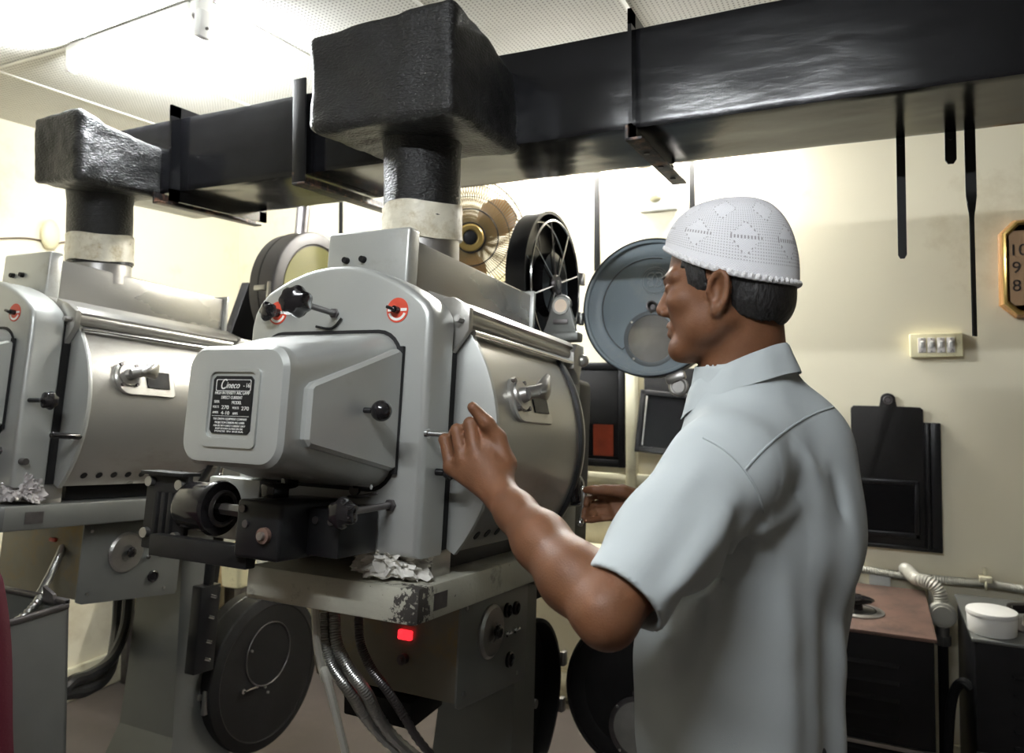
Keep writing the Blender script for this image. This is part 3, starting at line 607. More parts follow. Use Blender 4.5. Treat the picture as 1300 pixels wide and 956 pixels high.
def make_projector(ox, oy, oz, label, near):
    fr = mframe(ox, oy, oz); inv = fr.inverted()
    root = thing('film_projector', label, 'projector', (ox, oy + .62, 0), 'film projectors')
    root_frames[root.name] = fr
    P = lambda: MP(root)
    # rear casting
    out = [(-.215, -.06), (.183, -.06), (.183, .325), (.180, .345), (.170, .362), (.150, .377)]
    for i in range(12):
        a = i / 11; u = .13 - .31 * a; out.append((u, .387 + .047 * (1 - ((u + .025) / .16) ** 2) if abs(u + .025) < .16 else .387))
    out += [(-.198, .372), (-.210, .35), (-.215, .325)]
    b = P(); b.prism([(u, w) for u, w in out], 1, 0, .085, bev=.012, seg=3); rp = b.done('rear_panel', 'hammer', angle=50)
    b = P(); b.prism([(-.2, -.055), (.176, -.055), (.176, .33), (-.2, .33)], 1, .085, .105); b.done('panel_gasket', 'blackmatte')
    # hinge ears with screws
    for s_ in (1, -1):
        cx = -.016
        b = P(); b.prism([(cx + s_ * x, w) for x, w in ((.165, .30), (.190, .282), (.222, .325), (.222, .365), (.188, .385), (.165, .385))], 1, .088, .104, bev=.003); er = b.done('hinge_ear', 'hammer2')
        b = P(); b.cyl((cx + s_ * .207, .070, .343), (cx + s_ * .207, .09, .343), .0065, n=6); b.done('ear_bolt', 'steel', er)
    # body and top deck
    b = P(); b.prism([(-.19, -.055), (.158, -.055), (.158, .35), (.13, .385), (.07, .408), (-.10, .408), (-.16, .385), (-.19, .35)], 1, .10, .70, bev=.004); b.done('lamphouse_body', 'hammer2')
    b = P(); b.prism([(.10, .375), (.165, .355), (.195, .352), (.205, .362), (.195, .374), (.165, .384), (.11, .402)], 1, .10, .62, bev=.003).prism([(-.135, .375), (-.20, .355), (-.23, .352), (-.237, .362), (-.23, .374), (-.20, .384), (-.14, .402)], 1, .10, .62, bev=.003); b.done('top_deck', 'hammer2')
    # barrel doors
    RC, CW_ = .306, .135
    for s_ in (1, -1):
        uc = -.05 if s_ == 1 else .018
        a_ = [math.radians(-39.5 + 79 * i / 30) for i in range(31)]
        def arc(r): return [(uc + s_ * r * math.cos(t), CW_ + r * math.sin(t)) for t in a_]
        b = P(); o_ = arc(RC); i_ = arc(RC - .012)[::-1]; b.prism(o_ + i_, 1, .118, .530); dr = b.done('barrel_door', 'hammer2', angle=30)
        b = P(); e_ = arc(RC + .006); b.prism(e_ + [(uc + s_ * .225, .325), (uc + s_ * .225, -.055)], 1, .106, .118, bev=.0015); b.done('door_end_plate', 'hammer', dr)
        b = P(); b.prism(arc(RC + .008) + arc(RC - .01)[::-1], 1, .530, .546, bev=.002); b.done('door_gasket', 'rubber', dr)
        b = P(); b.prism(arc(RC + .002) + arc(RC - .02)[::-1], 1, .546, .570, bev=.002); b.done('door_rim', 'hammer2', dr)
        if s_ == 1:
            # raised window plate, window, latch
            def sp_(v, ang, dr_=0): t = math.radians(ang); return (uc + (RC + dr_) * math.cos(t), v, CW_ + (RC + dr_) * math.sin(t))
            def patch(v0, v1, a0, a1, h0, h1, mm, nm, par, rad=0.):
                b = P(); n_, lo = 8, []
                pr = rrect((v0 + v1) / 2, (a0 + a1) / 2, abs(v1 - v0) / 2, abs(a1 - a0) / 2, rad, 5) if rad else [(v1, a1), (v0, a1), (v0, a0), (v1, a0)]
                if rad: pr = [(x, y) for x, y in pr]
                b.loft([[sp_(v, a, h0) for v, a in pr], [sp_(v, a, h1) for v, a in pr]]); return b.done(nm, mm, par)
            def platepoly(h): # round end to the left, square right end
                pts = []
                for i in range(17):
                    t = math.radians(90 + 180 * i / 16); pts.append((.218 + .040 * math.cos(t), 14.5 + 8.0 * math.sin(t)))
                return [sp_(v, a, h) for v, a in pts + [(.352, 6.5), (.358, 7.5), (.358, 21.5), (.352, 22.5)]]
            b = P(); b.loft([platepoly(-.004), platepoly(.007), [tuple(Vector(p).lerp(Vector(sp_(.27, 14.5, .009)), .04)) for p in platepoly(.010)]]); pl = b.done('window_plate', 'hammer2', dr)
            b = P(); b.loft([[sp_(v, a, h) for v, a in ((.338, 10.3), (.338, 18.4), (.270, 18.4), (.270, 10.3))] for h in (.005, .0113)]); b.done('view_window', 'darkglass', dr)
            c = Vector(sp_(.215, 15.5, .006)); nn = (Vector(sp_(.215, 15.5, .1)) - c).normalized(); 
            b = P(); b.cyl(c, c + nn * .008, .030, .028, n=32).cyl(c + nn * .008, c + nn * .02, .015, .013, n=20).cyl(c + nn * .018 + Vector((0, -.004, 0)), c + nn * .034 + Vector((0, .026, .004)), .012, .014, n=20)
            kk = c + nn * .032 + Vector((0, .022, .004)); qv = Vector((.0, .9, .25)).normalized()
            b.loft([[kk + qv * z + Vector((.5 * math.cos(t) * r, -.12 * math.cos(t) * r, math.sin(t) * r2)) for t in [2 * PI * i / 24 for i in range(24)]] for z, r, r2 in ((-.012, .02, .008), (0, .034, .013), (.018, .032, .02), (.036, .022, .026), (.042, .012, .022))]); b.done('latch_handle', 'steel', dr)
            for dv, da in ((.022, 4.5), (-.02, 4.8), (.022, -4.5), (-.02, -4.8)):
                c2 = Vector(sp_(.215 + dv, 15.5 + da, .008)); b = P(); b.cyl(c2, c2 + nn * .008, .0045, n=8); b.done('plate_screw', 'darksteel', dr)
            for i in range(8):
                c2 = Vector(sp_(.160 + .041 * i, -33.5, -.004)); n2 = (Vector(sp_(.16, -33.5, .1)) - Vector(sp_(.16, -33.5, 0))).normalized(); b = P(); b.cyl(c2, c2 + n2 * .0052, .0085, n=20); b.done('vent_hole', 'black', dr)
            c2 = Vector(sp_(.20, -27, 0)); 
    # hinge rods
    b = P(); b.cyl((.186, .104, .350), (.186, .60, .347), .0165, n=20); b.done('deck_rail', 'hammer2')
    b = P(); b.cyl((.186, .585, .347), (.186, .603, .347), .0150, n=20); b.done('rail_end', 'rubber')
    b = P(); b.cyl((.204, .108, .322), (.204, .645, .326), .0065, n=14); b.done('hinge_rod', 'chrome')
    b = P(); b.prism([(.60, .31), (.60, .35), (.62, .372), (.665, .372), (.672, .345), (.66, .325), (.64, .275), (.62, .30)], 0, .165, .212, bev=.006).sphere((.212, .655, .335), .016); b.done('hinge_bracket', 'hammer2')
    # front casting
    b = P(); b.prism([(-.235, -.19), (.195, -.19), (.195, .33), (.15, .38), (-.19, .38), (-.235, .33)], 1, .572, .70, bev=.01); b.done('front_casting', 'gpanel')
    b = P(); b.knob((.188, .606, .190), (1, .3, 0), .030, .03, 14, .1); b.done('focus_knob', 'steel')
    b = P(); b.cyl((.19, .575, .035), (.232, .570, .033), .012, n=16).sphere((.240, .570, .033), .036, (.42, 1, 1)); b.done('oval_knob', 'bakelite')
    # T handle
    b = P(); a = Vector((.196, .575, -.006)); c = Vector((.2656, .5383, .0057))
    b.cyl(a, c, .0055, n=14).cyl(a, a + (c - a) * .25, .011, n=16)
    th = b.done('t_handle', 'chrome')
    b = P(); b.tube([c + Vector((.001, 0, .030)), c + Vector((.004, 0, 0)), c + Vector((-.003, 0, -.042))], .006, 12).sphere(c + Vector((-.003, 0, -.042)), .008).sphere(c + Vector((.001, 0, .031)), .0075); b.done('crossbar', 'chrome', th)
    # chimney hood along the top
    b = P(); b.prism([(.10, .40), (.60, .40), (.69, .40), (.69, .512), (.60, .512), (.13, .512), (.13, .40)][2:] + [], 0, -.115, .052, bev=.004)
    b.done('chimney_hood', 'hammer2')
    b = P(); b.span((-.128, .098, .395), (.064, .135, .527), bev=.006, seg=3); hf = b.done('hood_front', 'hammer')
    for u in (-.078, -.038): b = P(); b.cyl((u, .088, .468), (u, .10, .468), .006, .007, n=10); b.done('hood_screw', 'blackmatte', hf)
    b = P(); b.span((-.125, .688, .385), (.062, .702, .522), bev=.004); b.done('hood_end_plate', 'hammer')
    # dials
    for (u, w) in ((.115, .347), (-.150, .350)):
        b = P(); b.cyl((u, -.0012, w), (u, .001, w), .0215, n=40); dl = b.done('dial_plate', 'red')
        b = P(); b.span((u - .019, -.0018, w - .002), (u - .006, -.001, w + .003)).span((u + .007, -.0018, w - .002), (u + .019, -.001, w + .003)); b.done('dial_mark', 'white', dl)
        b = P(); b.prism([(u + r * math.cos(t), w + r * math.sin(t)) for r, ts in ((.0185, range(200, 341, 10)), (.0140, range(340, 199, -10))) for t in [math.radians(x) for x in ts]], 1, -.0018, -.001); b.done('dial_arc', 'white', dl)
    b = P(); b.cyl((.115, -.012, .347), (.115, 0, .347), .006, n=14).box((.111, -.015, .348), (.017, .009, .006), rot=Matrix.Rotation(.3, 3, 'Y'), bev=.002); b.done('dial_pointer', 'bakelite')
    b = P(); b.cyl((-.150, -.02, .350), (-.150, 0, .350), .008, n=14).knob((-.150, -.010, .350), (-.25, -1, 0), .0195, .024, 5, .45); b.done('star_knob', 'bakelite')
    # long control knob
    a, c = Vector((-.018, 0, .345)), Vector((.012, -.125, .340))
    b = P(); b.cyl(a, c, .0052, n=14).cyl(a, a + (c - a) * .06, .009, n=6); kk = b.done('control_rod', 'darksteel')
    d = (c - a).normalized(); b = P(); b.knob(c - d * .012, d, .027, .048, 7, .16).cyl(c - d * .022, c, .010, .014, n=16); b.done('fluted_knob', 'bakelite', kk)
    b = P(); b.tube(spline([(-.055, -.0035, .322), (-.02, -.0035, .318), (.0, -.0035, .335)], 6), .0025, 6); b.done('slot_mark', 'blackmatte')
    # mirror housing (nose)
    def rr(u0, u1, w0, w1, r, v): return [(x, v, y) for x, y in rrect((u0 + u1) / 2, (w0 + w1) / 2, (u1 - u0) / 2, (w1 - w0) / 2, r, 6)]
    b = P(); b.loft([rr(-.176, .124, .046, .308, .045, .002), rr(-.174, .122, .048, .306, .045, -.012), rr(-.155, .121, .055, .292, .042, -.07), rr(-.085, .110, .083, .252, .032, -.225), rr(-.080, .112, .080, .255, .034, -.232), rr(-.078, .112, .081, .254, .034, -.246), rr(-.072, .106, .087, .248, .030, -.2535), rr(-.062, .097, .096, .239, .026, -.255)]); ns = b.done('mirror_housing', 'hammer', angle=28)
    b = P(); b.loft([rr(-.182, .130, .040, .314, .05, -.001), rr(-.182, .130, .040, .314, .05, .003)]); b.done('housing_gasket', 'rubber', ns)
    # side cover on the housing
    def sd(v, w, o=0):   # point on right flank of the nose at (v,w)
        f = (v + .012) / (-.225 + .012); return Vector((.122 + (.110 - .122) * f + o, v, w))
    def cov(o, k=0): return [sd(-.004, .275 - k, o), sd(-.015, .278 - k, o), sd(-.205, .205 - k, o), sd(-.214 + k, .196, o), sd(-.214 + k, .124, o), sd(-.205, .114 + k, o), sd(-.015, .078 + k, o), sd(-.004, .080 + k, o)]
    b = P(); b.loft([cov(-.008), cov(.008), cov(.0135, .005)]); cv = b.done('side_cover', 'hammer', ns, angle=25)
    b = P(); b.loft([[sd(-.002, .284, .004), sd(-.002, .284, .014), sd(-.008, .284, .014), sd(-.008, .284, .004)], [sd(-.002, .072, .004), sd(-.002, .072, .014), sd(-.008, .072, .014), sd(-.008, .072, .004)]]); b.done('cover_seal', 'rubber', ns)
    b = P(); b.cyl((.128, -.095, .172), (.148, -.092, .172), .0045, n=12).sphere((.159, -.090, .172), .0165); b.done('ball_knob', 'bakelite', ns)
    # name plate
    uc_, wc_, vf = .019, .168, -.2555
    b = P(); fr_o = rrect(uc_, wc_ - .004, .050, .056, .008); fr_i = rrect(uc_, wc_, .0435, .047, .010)
    b.loft([[(x, vf + .003, y) for x, y in fr_o], [(x, vf - .003, y) for x, y in fr_o], [(x, vf - .003, y) for x, y in fr_i], [(x, vf + .001, y) for x, y in fr_i]], cap=False); b.done('plate_frame', 'hammer', ns)
    b = P(); b.prism([(uc_ + x, wc_ + y) for x, y in ((-.033, -.041), (.033, -.041), (.038, -.036), (.038, .036), (.033, .041), (-.033, .041), (-.038, .036), (-.038, -.036))], 1, vf - .0012, vf + .001); b.done('name_plate', 'black', ns)
    tx = []
    X0 = Matrix.Translation(-root.location) @ fr
    def put(s_, u, w, size, wd=None, al='CENTER', sh=0.):
        m_ = X0 @ Matrix.Translation((uc_ + u, vf - .0016, wc_ + w)) @ Matrix.Rotation(PI / 2, 4, 'X'); tx.append(text('plate_lettering', s_, size, m_, 'white', ns, ext=.0002, width=wd, shear=sh))
    put('C', -.019, .0285, .021, .011, sh=.35); put('ineco', -.0005, .0275, .013, .026, sh=.35); put('- 16', .026, .0275, .009, .012)
    put('HIGH INTENSITY ARC LAMP', 0, .0165, .0062, .066); put('DIRECT CURRENT', 0, .010, .0062, .040)
    put('SER', -.028, .004, .0052, .010); put('MODEL', .010, .003, .0066, .018)
    put('VOLTS', -.029, -.0035, .0048, .012); put('270', -.011, -.004, .0075, .014); put('VOLTS', .009, -.0045, .0048, .012); put('270', .027, -.005, .0075, .014)
    put('AMPS', -.029, -.0115, .0048, .011); put('4-10', -.010, -.012, .0070, .016); put('AMPS', .009, -.0125, .0048, .010)
    put('THE CINEMA EQUIPMENT COMPANY', 0, -.0205, .0045, .064); put('PROJECTION CARBON ARC LAMPS', 0, -.0255, .0042, .056)
    put('FOR USE WITH DIRECT CURRENT ONLY', 0, -.0300, .0038, .060); put('KEEP DOORS CLOSED IN USE', 0, -.0340, .0036, .052); put('MADE IN INDIA', 0, -.0378, .0038, .054)
    join_meshes(tx, 'plate_lettering')
    b = P(); bo = [[(uc_ + x, vf - dv, wc_ + y) for x, y in rrect(.001, .0278, .033 - k, .0083 - k, .002, 3)] for k, dv in ((0, .0012), (0, .0018), (.0007, .0018), (.0007, .0012))]
    b.loft(bo, cap=False); b.done('plate_border', 'white', ns)
    b = P(); b.span((uc_ - .035, vf - .0016, wc_ - .0163), (uc_ + .035, vf - .001, wc_ - .0158)); b.done('plate_rule', 'white', ns)
    # lower carbon drive: black gear box, rod, motor and bracket, knob
    b = P(); b.span((-.235, -.045, -.058), (-.115, 0, .048), bev=.004); b.done('lower_pad', 'hammer')
    b = P(); b.span((-.045, -.165, -.060), (.045, -.02, .028), bev=.007, seg=3).span((.045, -.105, -.055), (.108, -.005, .018), bev=.005); gb = b.done('gear_box', 'black')
    b = P(); b.cyl((.018, -.172, -.022), (.018, -.16, -.022), .012, n=20); b.done('copper_washer', 'rusttop', gb)
    b = P(); b.cyl((.018, -.178, -.022), (.018, -.165, -.022), .006, n=12); b.done('cap_nut', 'steel', gb)
    for u, v, w in ((-.022, -.168, -.008), (.062, -.108, .0), (.092, -.108, .0), (-.03, -.168, .014)): b = P(); b.cyl((u, v, w), (u, v + .01, w), .006, n=10); b.done('bolt', 'darksteel', gb)
    b = P(); b.tube(spline([(-.06, -.02, .065), (-.04, -.06, .075), (-.025, -.07, .045)], 8), .014, 12).box((-.03, -.10, .036), (.03, .04, .028), bev=.006); b.done('drive_cap', 'bakelite')
    b = P(); b.cyl((-.045, -.12, .002), (-.075, -.12, .003), .0075, n=14).cyl((-.075, -.12, .003), (-.118, -.12, .004), .010, n=6); b.done('drive_shaft', 'steel')
    b = P(); b.lathe([(0, 0), (.03, 0), (.043, .003), (.045, .008), (.045, .012), (.040, .016), (.040, .070), (.036, .078), (0, .078)], Vector((-.118, -.12, .004)), Vector((-1, 0, 0)).to_track_quat('Z', 'Y').to_matrix(), 40); mo = b.done('drive_motor', 'bakelite')
    b = P(); b.lathe([(.022, -.002), (.026, -.004), (.03, -.002), (.03, .002), (.022, .002)], Vector((-.118, -.12, .004)), Vector((-1, 0, 0)).to_track_quat('Z', 'Y').to_matrix(), 32); b.done('motor_ring', 'darksteel', mo)
    b = P(); b.span((-.295, -.125, -.075), (-.195, -.115, .055), bev=.003)
    for u in (-.262, -.245, -.228): b.span((u - .005, -.132, -.068), (u + .005, -.12, .022), bev=.002)
    b.span((-.245, -.15, -.08), (-.03, -.128, -.045), bev=.003).span((-.295, -.14, .05), (-.195, -.10, .056), bev=.001); mp = b.done('motor_bracket', 'blackmatte')
    for u, w in ((-.282, .038), (-.210, .036), (-.282, -.048), (-.210, -.05)): b = P(); b.cyl((u, -.134, w), (u, -.122, w), .0085, n=16); b.done('bracket_bolt', 'steel', mp)
    a, c = Vector((.128, 0, .022)), Vector((.128, -.118, .018))
    b = P(); b.cyl(a, c, .0055, n=14).cyl(a, a + (c - a) * .06, .010, n=6); kr = b.done('control_rod', 'darksteel')
    b = P(); b.knob(c + Vector((0, .012, 0)), (c - a), .025, .036, 6, .2); b.done('fluted_knob', 'bakelite', kr)
    b = P(); b.cyl((.055, -.006, .042), (.055, 0, .042), .01, n=14).tube(spline([(.05, -.012, .03), (.085, -.03, .034), (.12, -.03, .042)], 6), .003, 6); b.done('small_lever', 'darksteel')
    b = P(); b.cyl((.085, -.045, .052), (.118, -.045, .052), .004, n=10); b.done('lever_tip', 'chrome')
    # side knob and handle
    if near:
        b = P(); b.cyl((.183, .006, .141), (.292, .006, .139), .0052, n=16).cyl((.183, .006, .141), (.188, .006, .141), .008, n=16); b.done('side_handle', 'chrome')
        b = P(); b.cyl((.183, .045, .078), (.20, .045, .078), .006, n=12).knob((.198, .045, .078), (1, 0, 0), .013, .018, 6, .2); b.done('side_knob', 'bakelite')
    else:
        b = P(); b.cyl((.183, .018, .141), (.232, .024, .142), .0055, n=12).knob((.228, .024, .142), (1, .1, 0), .0225, .028, 7, .2); b.done('side_knob', 'bakelite')
        b = P(); b.cyl((.235, .112, .060), (.262, .098, .061), .005, n=12).cyl((.258, .10, .061), (.262, .028, .064), .0075, n=14, bev=.002); b.done('side_lever', 'bakelite')
        b = P(); b.cyl((.183, .018, .0), (.20, .018, .0), .008, n=12); b.done('side_pin', 'darksteel')
    # feet between body and platform
    for u in (.14, -.15):
        for v in (.10, .50): b = P(); b.span((u - .03, v - .03, -.102), (u + .03, v + .035, -.05), bev=.003); b.done('mounting_foot', 'hammer2')
    b = P(); b.span((-.15, .16, -.098), (.145, .69, -.054)); b.done('gap_shade_block', 'black')  # black block added to stand for the shade between body and platform
    # platform
    b = P(); zz = 0
    b.prism([(-.145, -.022), (.193, -.022), (.2, -.015), (.2, .66), (-.145, .66)], 2, -.156, -.100, bev=.004); pf = b.done('platform', 'cast' if near else 'gpanel')
    b = P(); b.span((.1995, .032, -.142), (.2008, .075, -.115)); b.done('maker_plate', 'darksteel', pf)
    # control box
    b = P(); b.prism([(.222, -.156), (.222, -.318), (.235, -.352), (.53, -.372), (.53, -.156)], 0, -.185, .146, bev=.003); cb = b.done('control_box', 'stain')
    b = P(); b.prism([(.218, -.158), (.218, -.352), (.235, -.360), (.52, -.378), (.526, -.368), (.526, -.158)], 0, .146, .1505, bev=.001); b.done('meter_panel', 'gpanel', cb)
    qx = Vector((1, 0, 0)).to_track_quat('Z', 'Y').to_matrix()
    b = P(); b.lathe([(0, 0), (.052, 0), (.052, .004), (.046, .009), (.02, .0095), (.018, .006), (0, .006)], (.150, .345, -.243), qx, 48); b.done('meter_dial', 'steel', cb)
    b = P(); b.knob((.158, .352, -.243), (1, 0, 0), .014, .014, 8, .1); b.done('meter_knob', 'bakelite', cb)
    for v, w, r in ((.418, -.215, .015), (.460, -.218, .014), (.438, -.318, .016)):
        b = P(); b.lathe([(0, 0), (r, 0), (r, .006), (r * .8, .008), (r * .7, .004), (0, .005)], (.150, v, w), qx, 28); b.done('round_socket', 'bakelite', cb)
    for v in (.415, .455): b = P(); b.cyl((.150, v, -.262), (.156, v, -.262), .007, n=8).cyl((.156, v, -.262), (.166, v, -.256), .0025, n=8); b.done('toggle_switch', 'chrome', cb)
    for v, w in ((.245, -.335), (.48, -.355), (.24, -.18)): b = P(); b.cyl((.150, v, w), (.1525, v, w), .004, n=10); b.done('screw', 'steel', cb)
    if near:
        b = P(); b.span((.018, .212, -.250), (.048, .2225, -.232), bev=.003); b.done('pilot_lamp', 'led', cb)
        b = P(); b.cyl((.032, .21, -.285), (.032, .222, -.285), .010, n=16).cyl((.032, .204, -.285), (.032, .21, -.285), .005, n=10); b.done('key_switch', 'darksteel', cb)
    else:
        b = P(); b.span((.02, .216, -.215), (.045, .2225, -.205), bev=.002); b.done('red_tag', 'red', cb)
        b = P(); b.cyl((.06, .214, -.262), (.06, .222, -.262), .005, n=10); b.done('key_switch', 'darksteel', cb)
    # projector head and upright that carry the magazines
    b = P(); b.span((-.18, .70, -.25), (.10, .86, .16), bev=.01).span((-.14, .86, -.20), (.05, 1.20, .33), bev=.02, seg=3); b.done('projector_head', 'blackmatte')
    b = P(); b.cyl((-.05, 1.2, .06), (-.05, 1.34, .06), .045, .04, n=28); b.done('lens_barrel', 'steel')
    b = P(); b.prism([(.80, .30), (1.16, .30), (1.08, .62), (.90, .62)], 0, -.10, -.06, bev=.006); b.done('magazine_arm', 'blackmatte')
    b = P(); b.prism([(.79, -.2), (.90, -.2), (.88, -.62), (.81, -.62)], 0, -.10, -.06, bev=.006); b.done('magazine_arm', 'blackmatte')
    # magazines
    du = 0.
    def drum(vc, wc, R, nm, m, closed, rim='black'):
        q_ = qx
        b = P(); b.lathe([(0, -.058), (R, -.058), (R + .002, -.054), (R + .002, .0), (R - .008, .0), (R - .008, -.05), (0, -.05)], (.005, vc, wc), q_, 72); dm = b.done(nm, m)
        for w_ in (.045, -.085): b = P(); b.span((.0, vc + R - .006, wc + w_), (.016, vc + R + .022, wc + w_ + .04), bev=.003); b.done('hinge', 'steel', dm)
        return dm
    if near:
        R = .215
        for vc, wc, lower in ((.961, .597, 0), (.915, -.565, 1)):
            dm = drum(vc, wc, R, 'upper_magazine' if not lower else 'lower_magazine', 'blackmatte' if lower else 'black', False)
            b = P(); b.cyl((-.046, vc, wc), (.02, vc, wc), .012, n=20); b.done('spindle', 'steel', dm)
            # door swung open 90 degrees: plane v = const, facing the room
            uc2, vd, wd = .232, vc + R + .018, wc - (.032 if not lower else .0)
            qd = Vector((0, -1, 0)).to_track_quat('Z', 'Y').to_matrix()
            b = P(); b.lathe([(0, -.040), (R - .004, -.040), (R, -.036), (R + .001, .0), (R - .003, .003), (R - .010, .001), (R - .012, -.006), (R - .03, -.008), (R - .045, -.010), (R - .052, -.013), (0, -.013)], (uc2, vd, wd), qd, 84); dd = b.done('magazine_door', 'bluegrey' if not lower else 'blackmatte', angle=20)
            if not lower:
                b = P(); b.lathe([(R + .0005, -.040), (R + .004, -.038), (R + .004, .002), (R, .004)], (uc2, vd, wd), qd, 84); b.done('door_rim', 'black', dd)
                # embossed groove arc
                b = P(); g = [(uc2 + .158 * math.cos(t), vd + .0115, wd + .158 * math.sin(t)) for t in [math.radians(78 + 158 * i / 60) for i in range(61)]] + [(uc2 - .062, vd + .0115, wd - .104)]
                b.tube(g, .0014, 6); b.done('groove', 'darksteel', dd)
            wx, wz, wr = (uc2 + .004, wd - .098, .088)
            b = P(); b.lathe([(wr, .0), (wr, .005), (wr - .004, .007), (wr - .012, .007), (wr - .015, .002)], (wx, vd + .013, wz), qd, 60); b.done('window_ring', 'ringgrey' if not lower else 'darksteel', dd)
            b = P(); b.cyl((wx, vd + .013, wz), (wx, vd + .0095, wz), wr - .012, n=60); b.done('door_window', 'glassy', dd)
            for k in range(4):
                t = math.radians(50 + 90 * k + (40 if k == 0 else 0)); b = P(); b.cyl((wx + (wr - .006) * math.cos(t), vd + .009, wz + (wr - .006) * math.sin(t)), (wx + (wr - .006) * math.cos(t), vd + .004, wz + (wr - .006) * math.sin(t)), .004, n=10); b.done('ring_screw', 'chrome', dd)
            b = P(); b.lathe([(0, .004), (.008, .004), (.009, .008), (.013, .020), (.017, .021), (.017, .0), (0, .0)], (uc2 + .006, vd + .013, wd + .002), qd, 32); b.done('lock_knob', 'darksteel', dd)
            if not lower:
                # embossed round monogram: ring with interlaced loops
                ex, ez, y_ = uc2 + .010, wd + .085, vd + .0105
                b = P()
                for r_ in (.043, .037): b.tube([(ex + r_ * math.cos(2 * PI * i / 48), y_, ez + r_ * math.sin(2 * PI * i / 48)) for i in range(48)], .0013, 6, closed=True)
                b.tube(spline([(ex - .004, y_, ez + .024), (ex - .018, y_, ez + .023), (ex - .024, y_, ez + .010), (ex - .012, y_, ez + .003), (ex - .021, y_, ez - .004), (ex - .020, y_, ez - .015), (ex - .010, y_, ez - .019), (ex - .002, y_, ez - .014)], 6), .0022, 6)
                b.tube(spline([(ex + .004, y_, ez + .024), (ex + .018, y_, ez + .023), (ex + .024, y_, ez + .010), (ex + .012, y_, ez + .003), (ex + .021, y_, ez - .004), (ex + .020, y_, ez - .015), (ex + .010, y_, ez - .019), (ex + .002, y_, ez - .014)], 6), .0022, 6)
                b.tube(spline([(ex, y_, ez + .022), (ex - .008, y_, ez + .006), (ex - .006, y_, ez - .01), (ex, y_, ez - .02), (ex + .006, y_, ez - .01), (ex + .008, y_, ez + .006), (ex, y_, ez + .022)], 6), .0018, 6); b.done('embossed_monogram', 'monogram', dd)
                b = P(); b.box((uc2 + .085, vd - .004, wd - R - .004), (.06, .024, .03), rot=Matrix.Rotation(-.38, 3, 'Y'), bev=.008).tube([(uc2 + .094 + .024 * math.cos(t), vd - .006, wd - R - .032 + .024 * math.sin(t)) for t in [2 * PI * i / 28 for i in range(28)]], .006, 10, closed=True).cyl((uc2 + .094, vd, wd - R - .032), (uc2 + .094, vd - .008, wd - R - .032), .02, n=24); b.done('door_catch', 'steel', dd)
        # round view port on a bracket at the end of the lamphouse
        b = P(); b.prism([(.098, .40), (.192, .40), (.186, .425), (.172, .472)] + [(.148 + .026 * math.cos(t), .476 + .028 * math.sin(t)) for t in [PI * i / 10 for i in range(11)]] + [(.124, .472), (.108, .425)], 1, .662, .675, bev=.003).span((.092, .655, .385), (.198, .695, .408), bev=.005); vp = b.done('viewport_bracket', 'gpanel')
        b = P(); b.lathe([(.017, 0), (.022, .002), (.022, .005), (.017, .005)], (.148, .664, .474), Vector((0, -1, 0)).to_track_quat('Z', 'Y').to_matrix(), 32); b.done('port_ring', 'steel', vp)
        b = P(); b.cyl((.148, .662, .474), (.148, .6595, .474), .0175, n=32); b.done('port_lens', 'glintglass', vp)
        b = P(); b.span((.13, .658, .428), (.168, .663, .440), bev=.001); b.done('port_label', 'darksteel', vp)
    else:
        for vc, wc, lower in ((1.045, .598, 0), (.955, -.70, 1)):
            R = .222 if not lower else .245
            b = P(); b.lathe([(0, -.050), (R, -.050), (R, -.01), (R + .003, -.008), (R + .003, .055), (R, .060), (R - .006, .062), (R - .04, .064) if not lower else (R - .03, .068), (R - .045, .058) if not lower else (R - .034, .066), (0, .058) if not lower else (0, .066)], (.068, vc, wc), qx, 84); dm = b.done('upper_magazine' if not lower else 'lower_magazine', 'magazine' if not lower else 'blackmatte', angle=25)
            b = P(); b.lathe([(R + .0025, -.012), (R + .0045, -.010), (R + .0045, -.006), (R + .0025, -.004)], (.068, vc, wc), qx, 84); b.done('seam_band', 'black', dm)
            b = P(); b.span((.05, vc - R - .012, wc - .03), (.10, vc - R + .01, wc - .012), bev=.003).span((.105, vc - R - .008, wc - .07), (.12, vc - R + .02, wc - .0), bev=.003); b.done('latch', 'steel', dm)
            if not lower:
                b = P(); b.cyl((.127, vc, wc), (.1292, vc, wc), R - .048, n=64); b.done('round_window', 'olive', dm)
                b = P()
                for r_ in (.015, .021, .027): b.tube([(.1300, vc + r_ * math.cos(2 * PI * i / 32), wc + r_ * math.sin(2 * PI * i / 32)) for i in range(32)], .0011, 5, closed=True)
                b.done('window_motif', 'gpanel', dm)
                b = P()
                for i in range(6):
                    t = 2 * PI * i / 6; b.cyl((.128, vc + .01 + .016 * math.cos(t), wc + .07 + .016 * math.sin(t)), (.1305, vc + .01 + .016 * math.cos(t), wc + .07 + .016 * math.sin(t)), .0035, n=8)
                b.done('vent_dots', 'blackmatte', dm)
                b = P(); a = Vector((.03, vc, wc + R - .01)); b.cyl(a, a + Vector((0, .0, .16)), .024, n=24); b.done('vent_pipe', 'darksteel', dm)
            else:
                b = P(); b.tube([(.1358, vc + .10 * math.cos(t) - .01, wc + .10 * math.sin(t) + .06) for t in [2 * PI * i / 48 for i in range(48)]], .0022, 6, closed=True); b.done('window_ring', 'darksteel', dm)
                b = P(); b.cyl((.134, vc - .12, wc - .03), (.145, vc - .12, wc - .03), .008, n=12).span((.14, vc - .12, wc - .034), (.145, vc - .06, wc - .028), bev=.001).cyl((.134, vc - .06, wc - .031), (.145, vc - .06, wc - .031), .005, n=10); b.done('door_latch', 'chrome', dm)
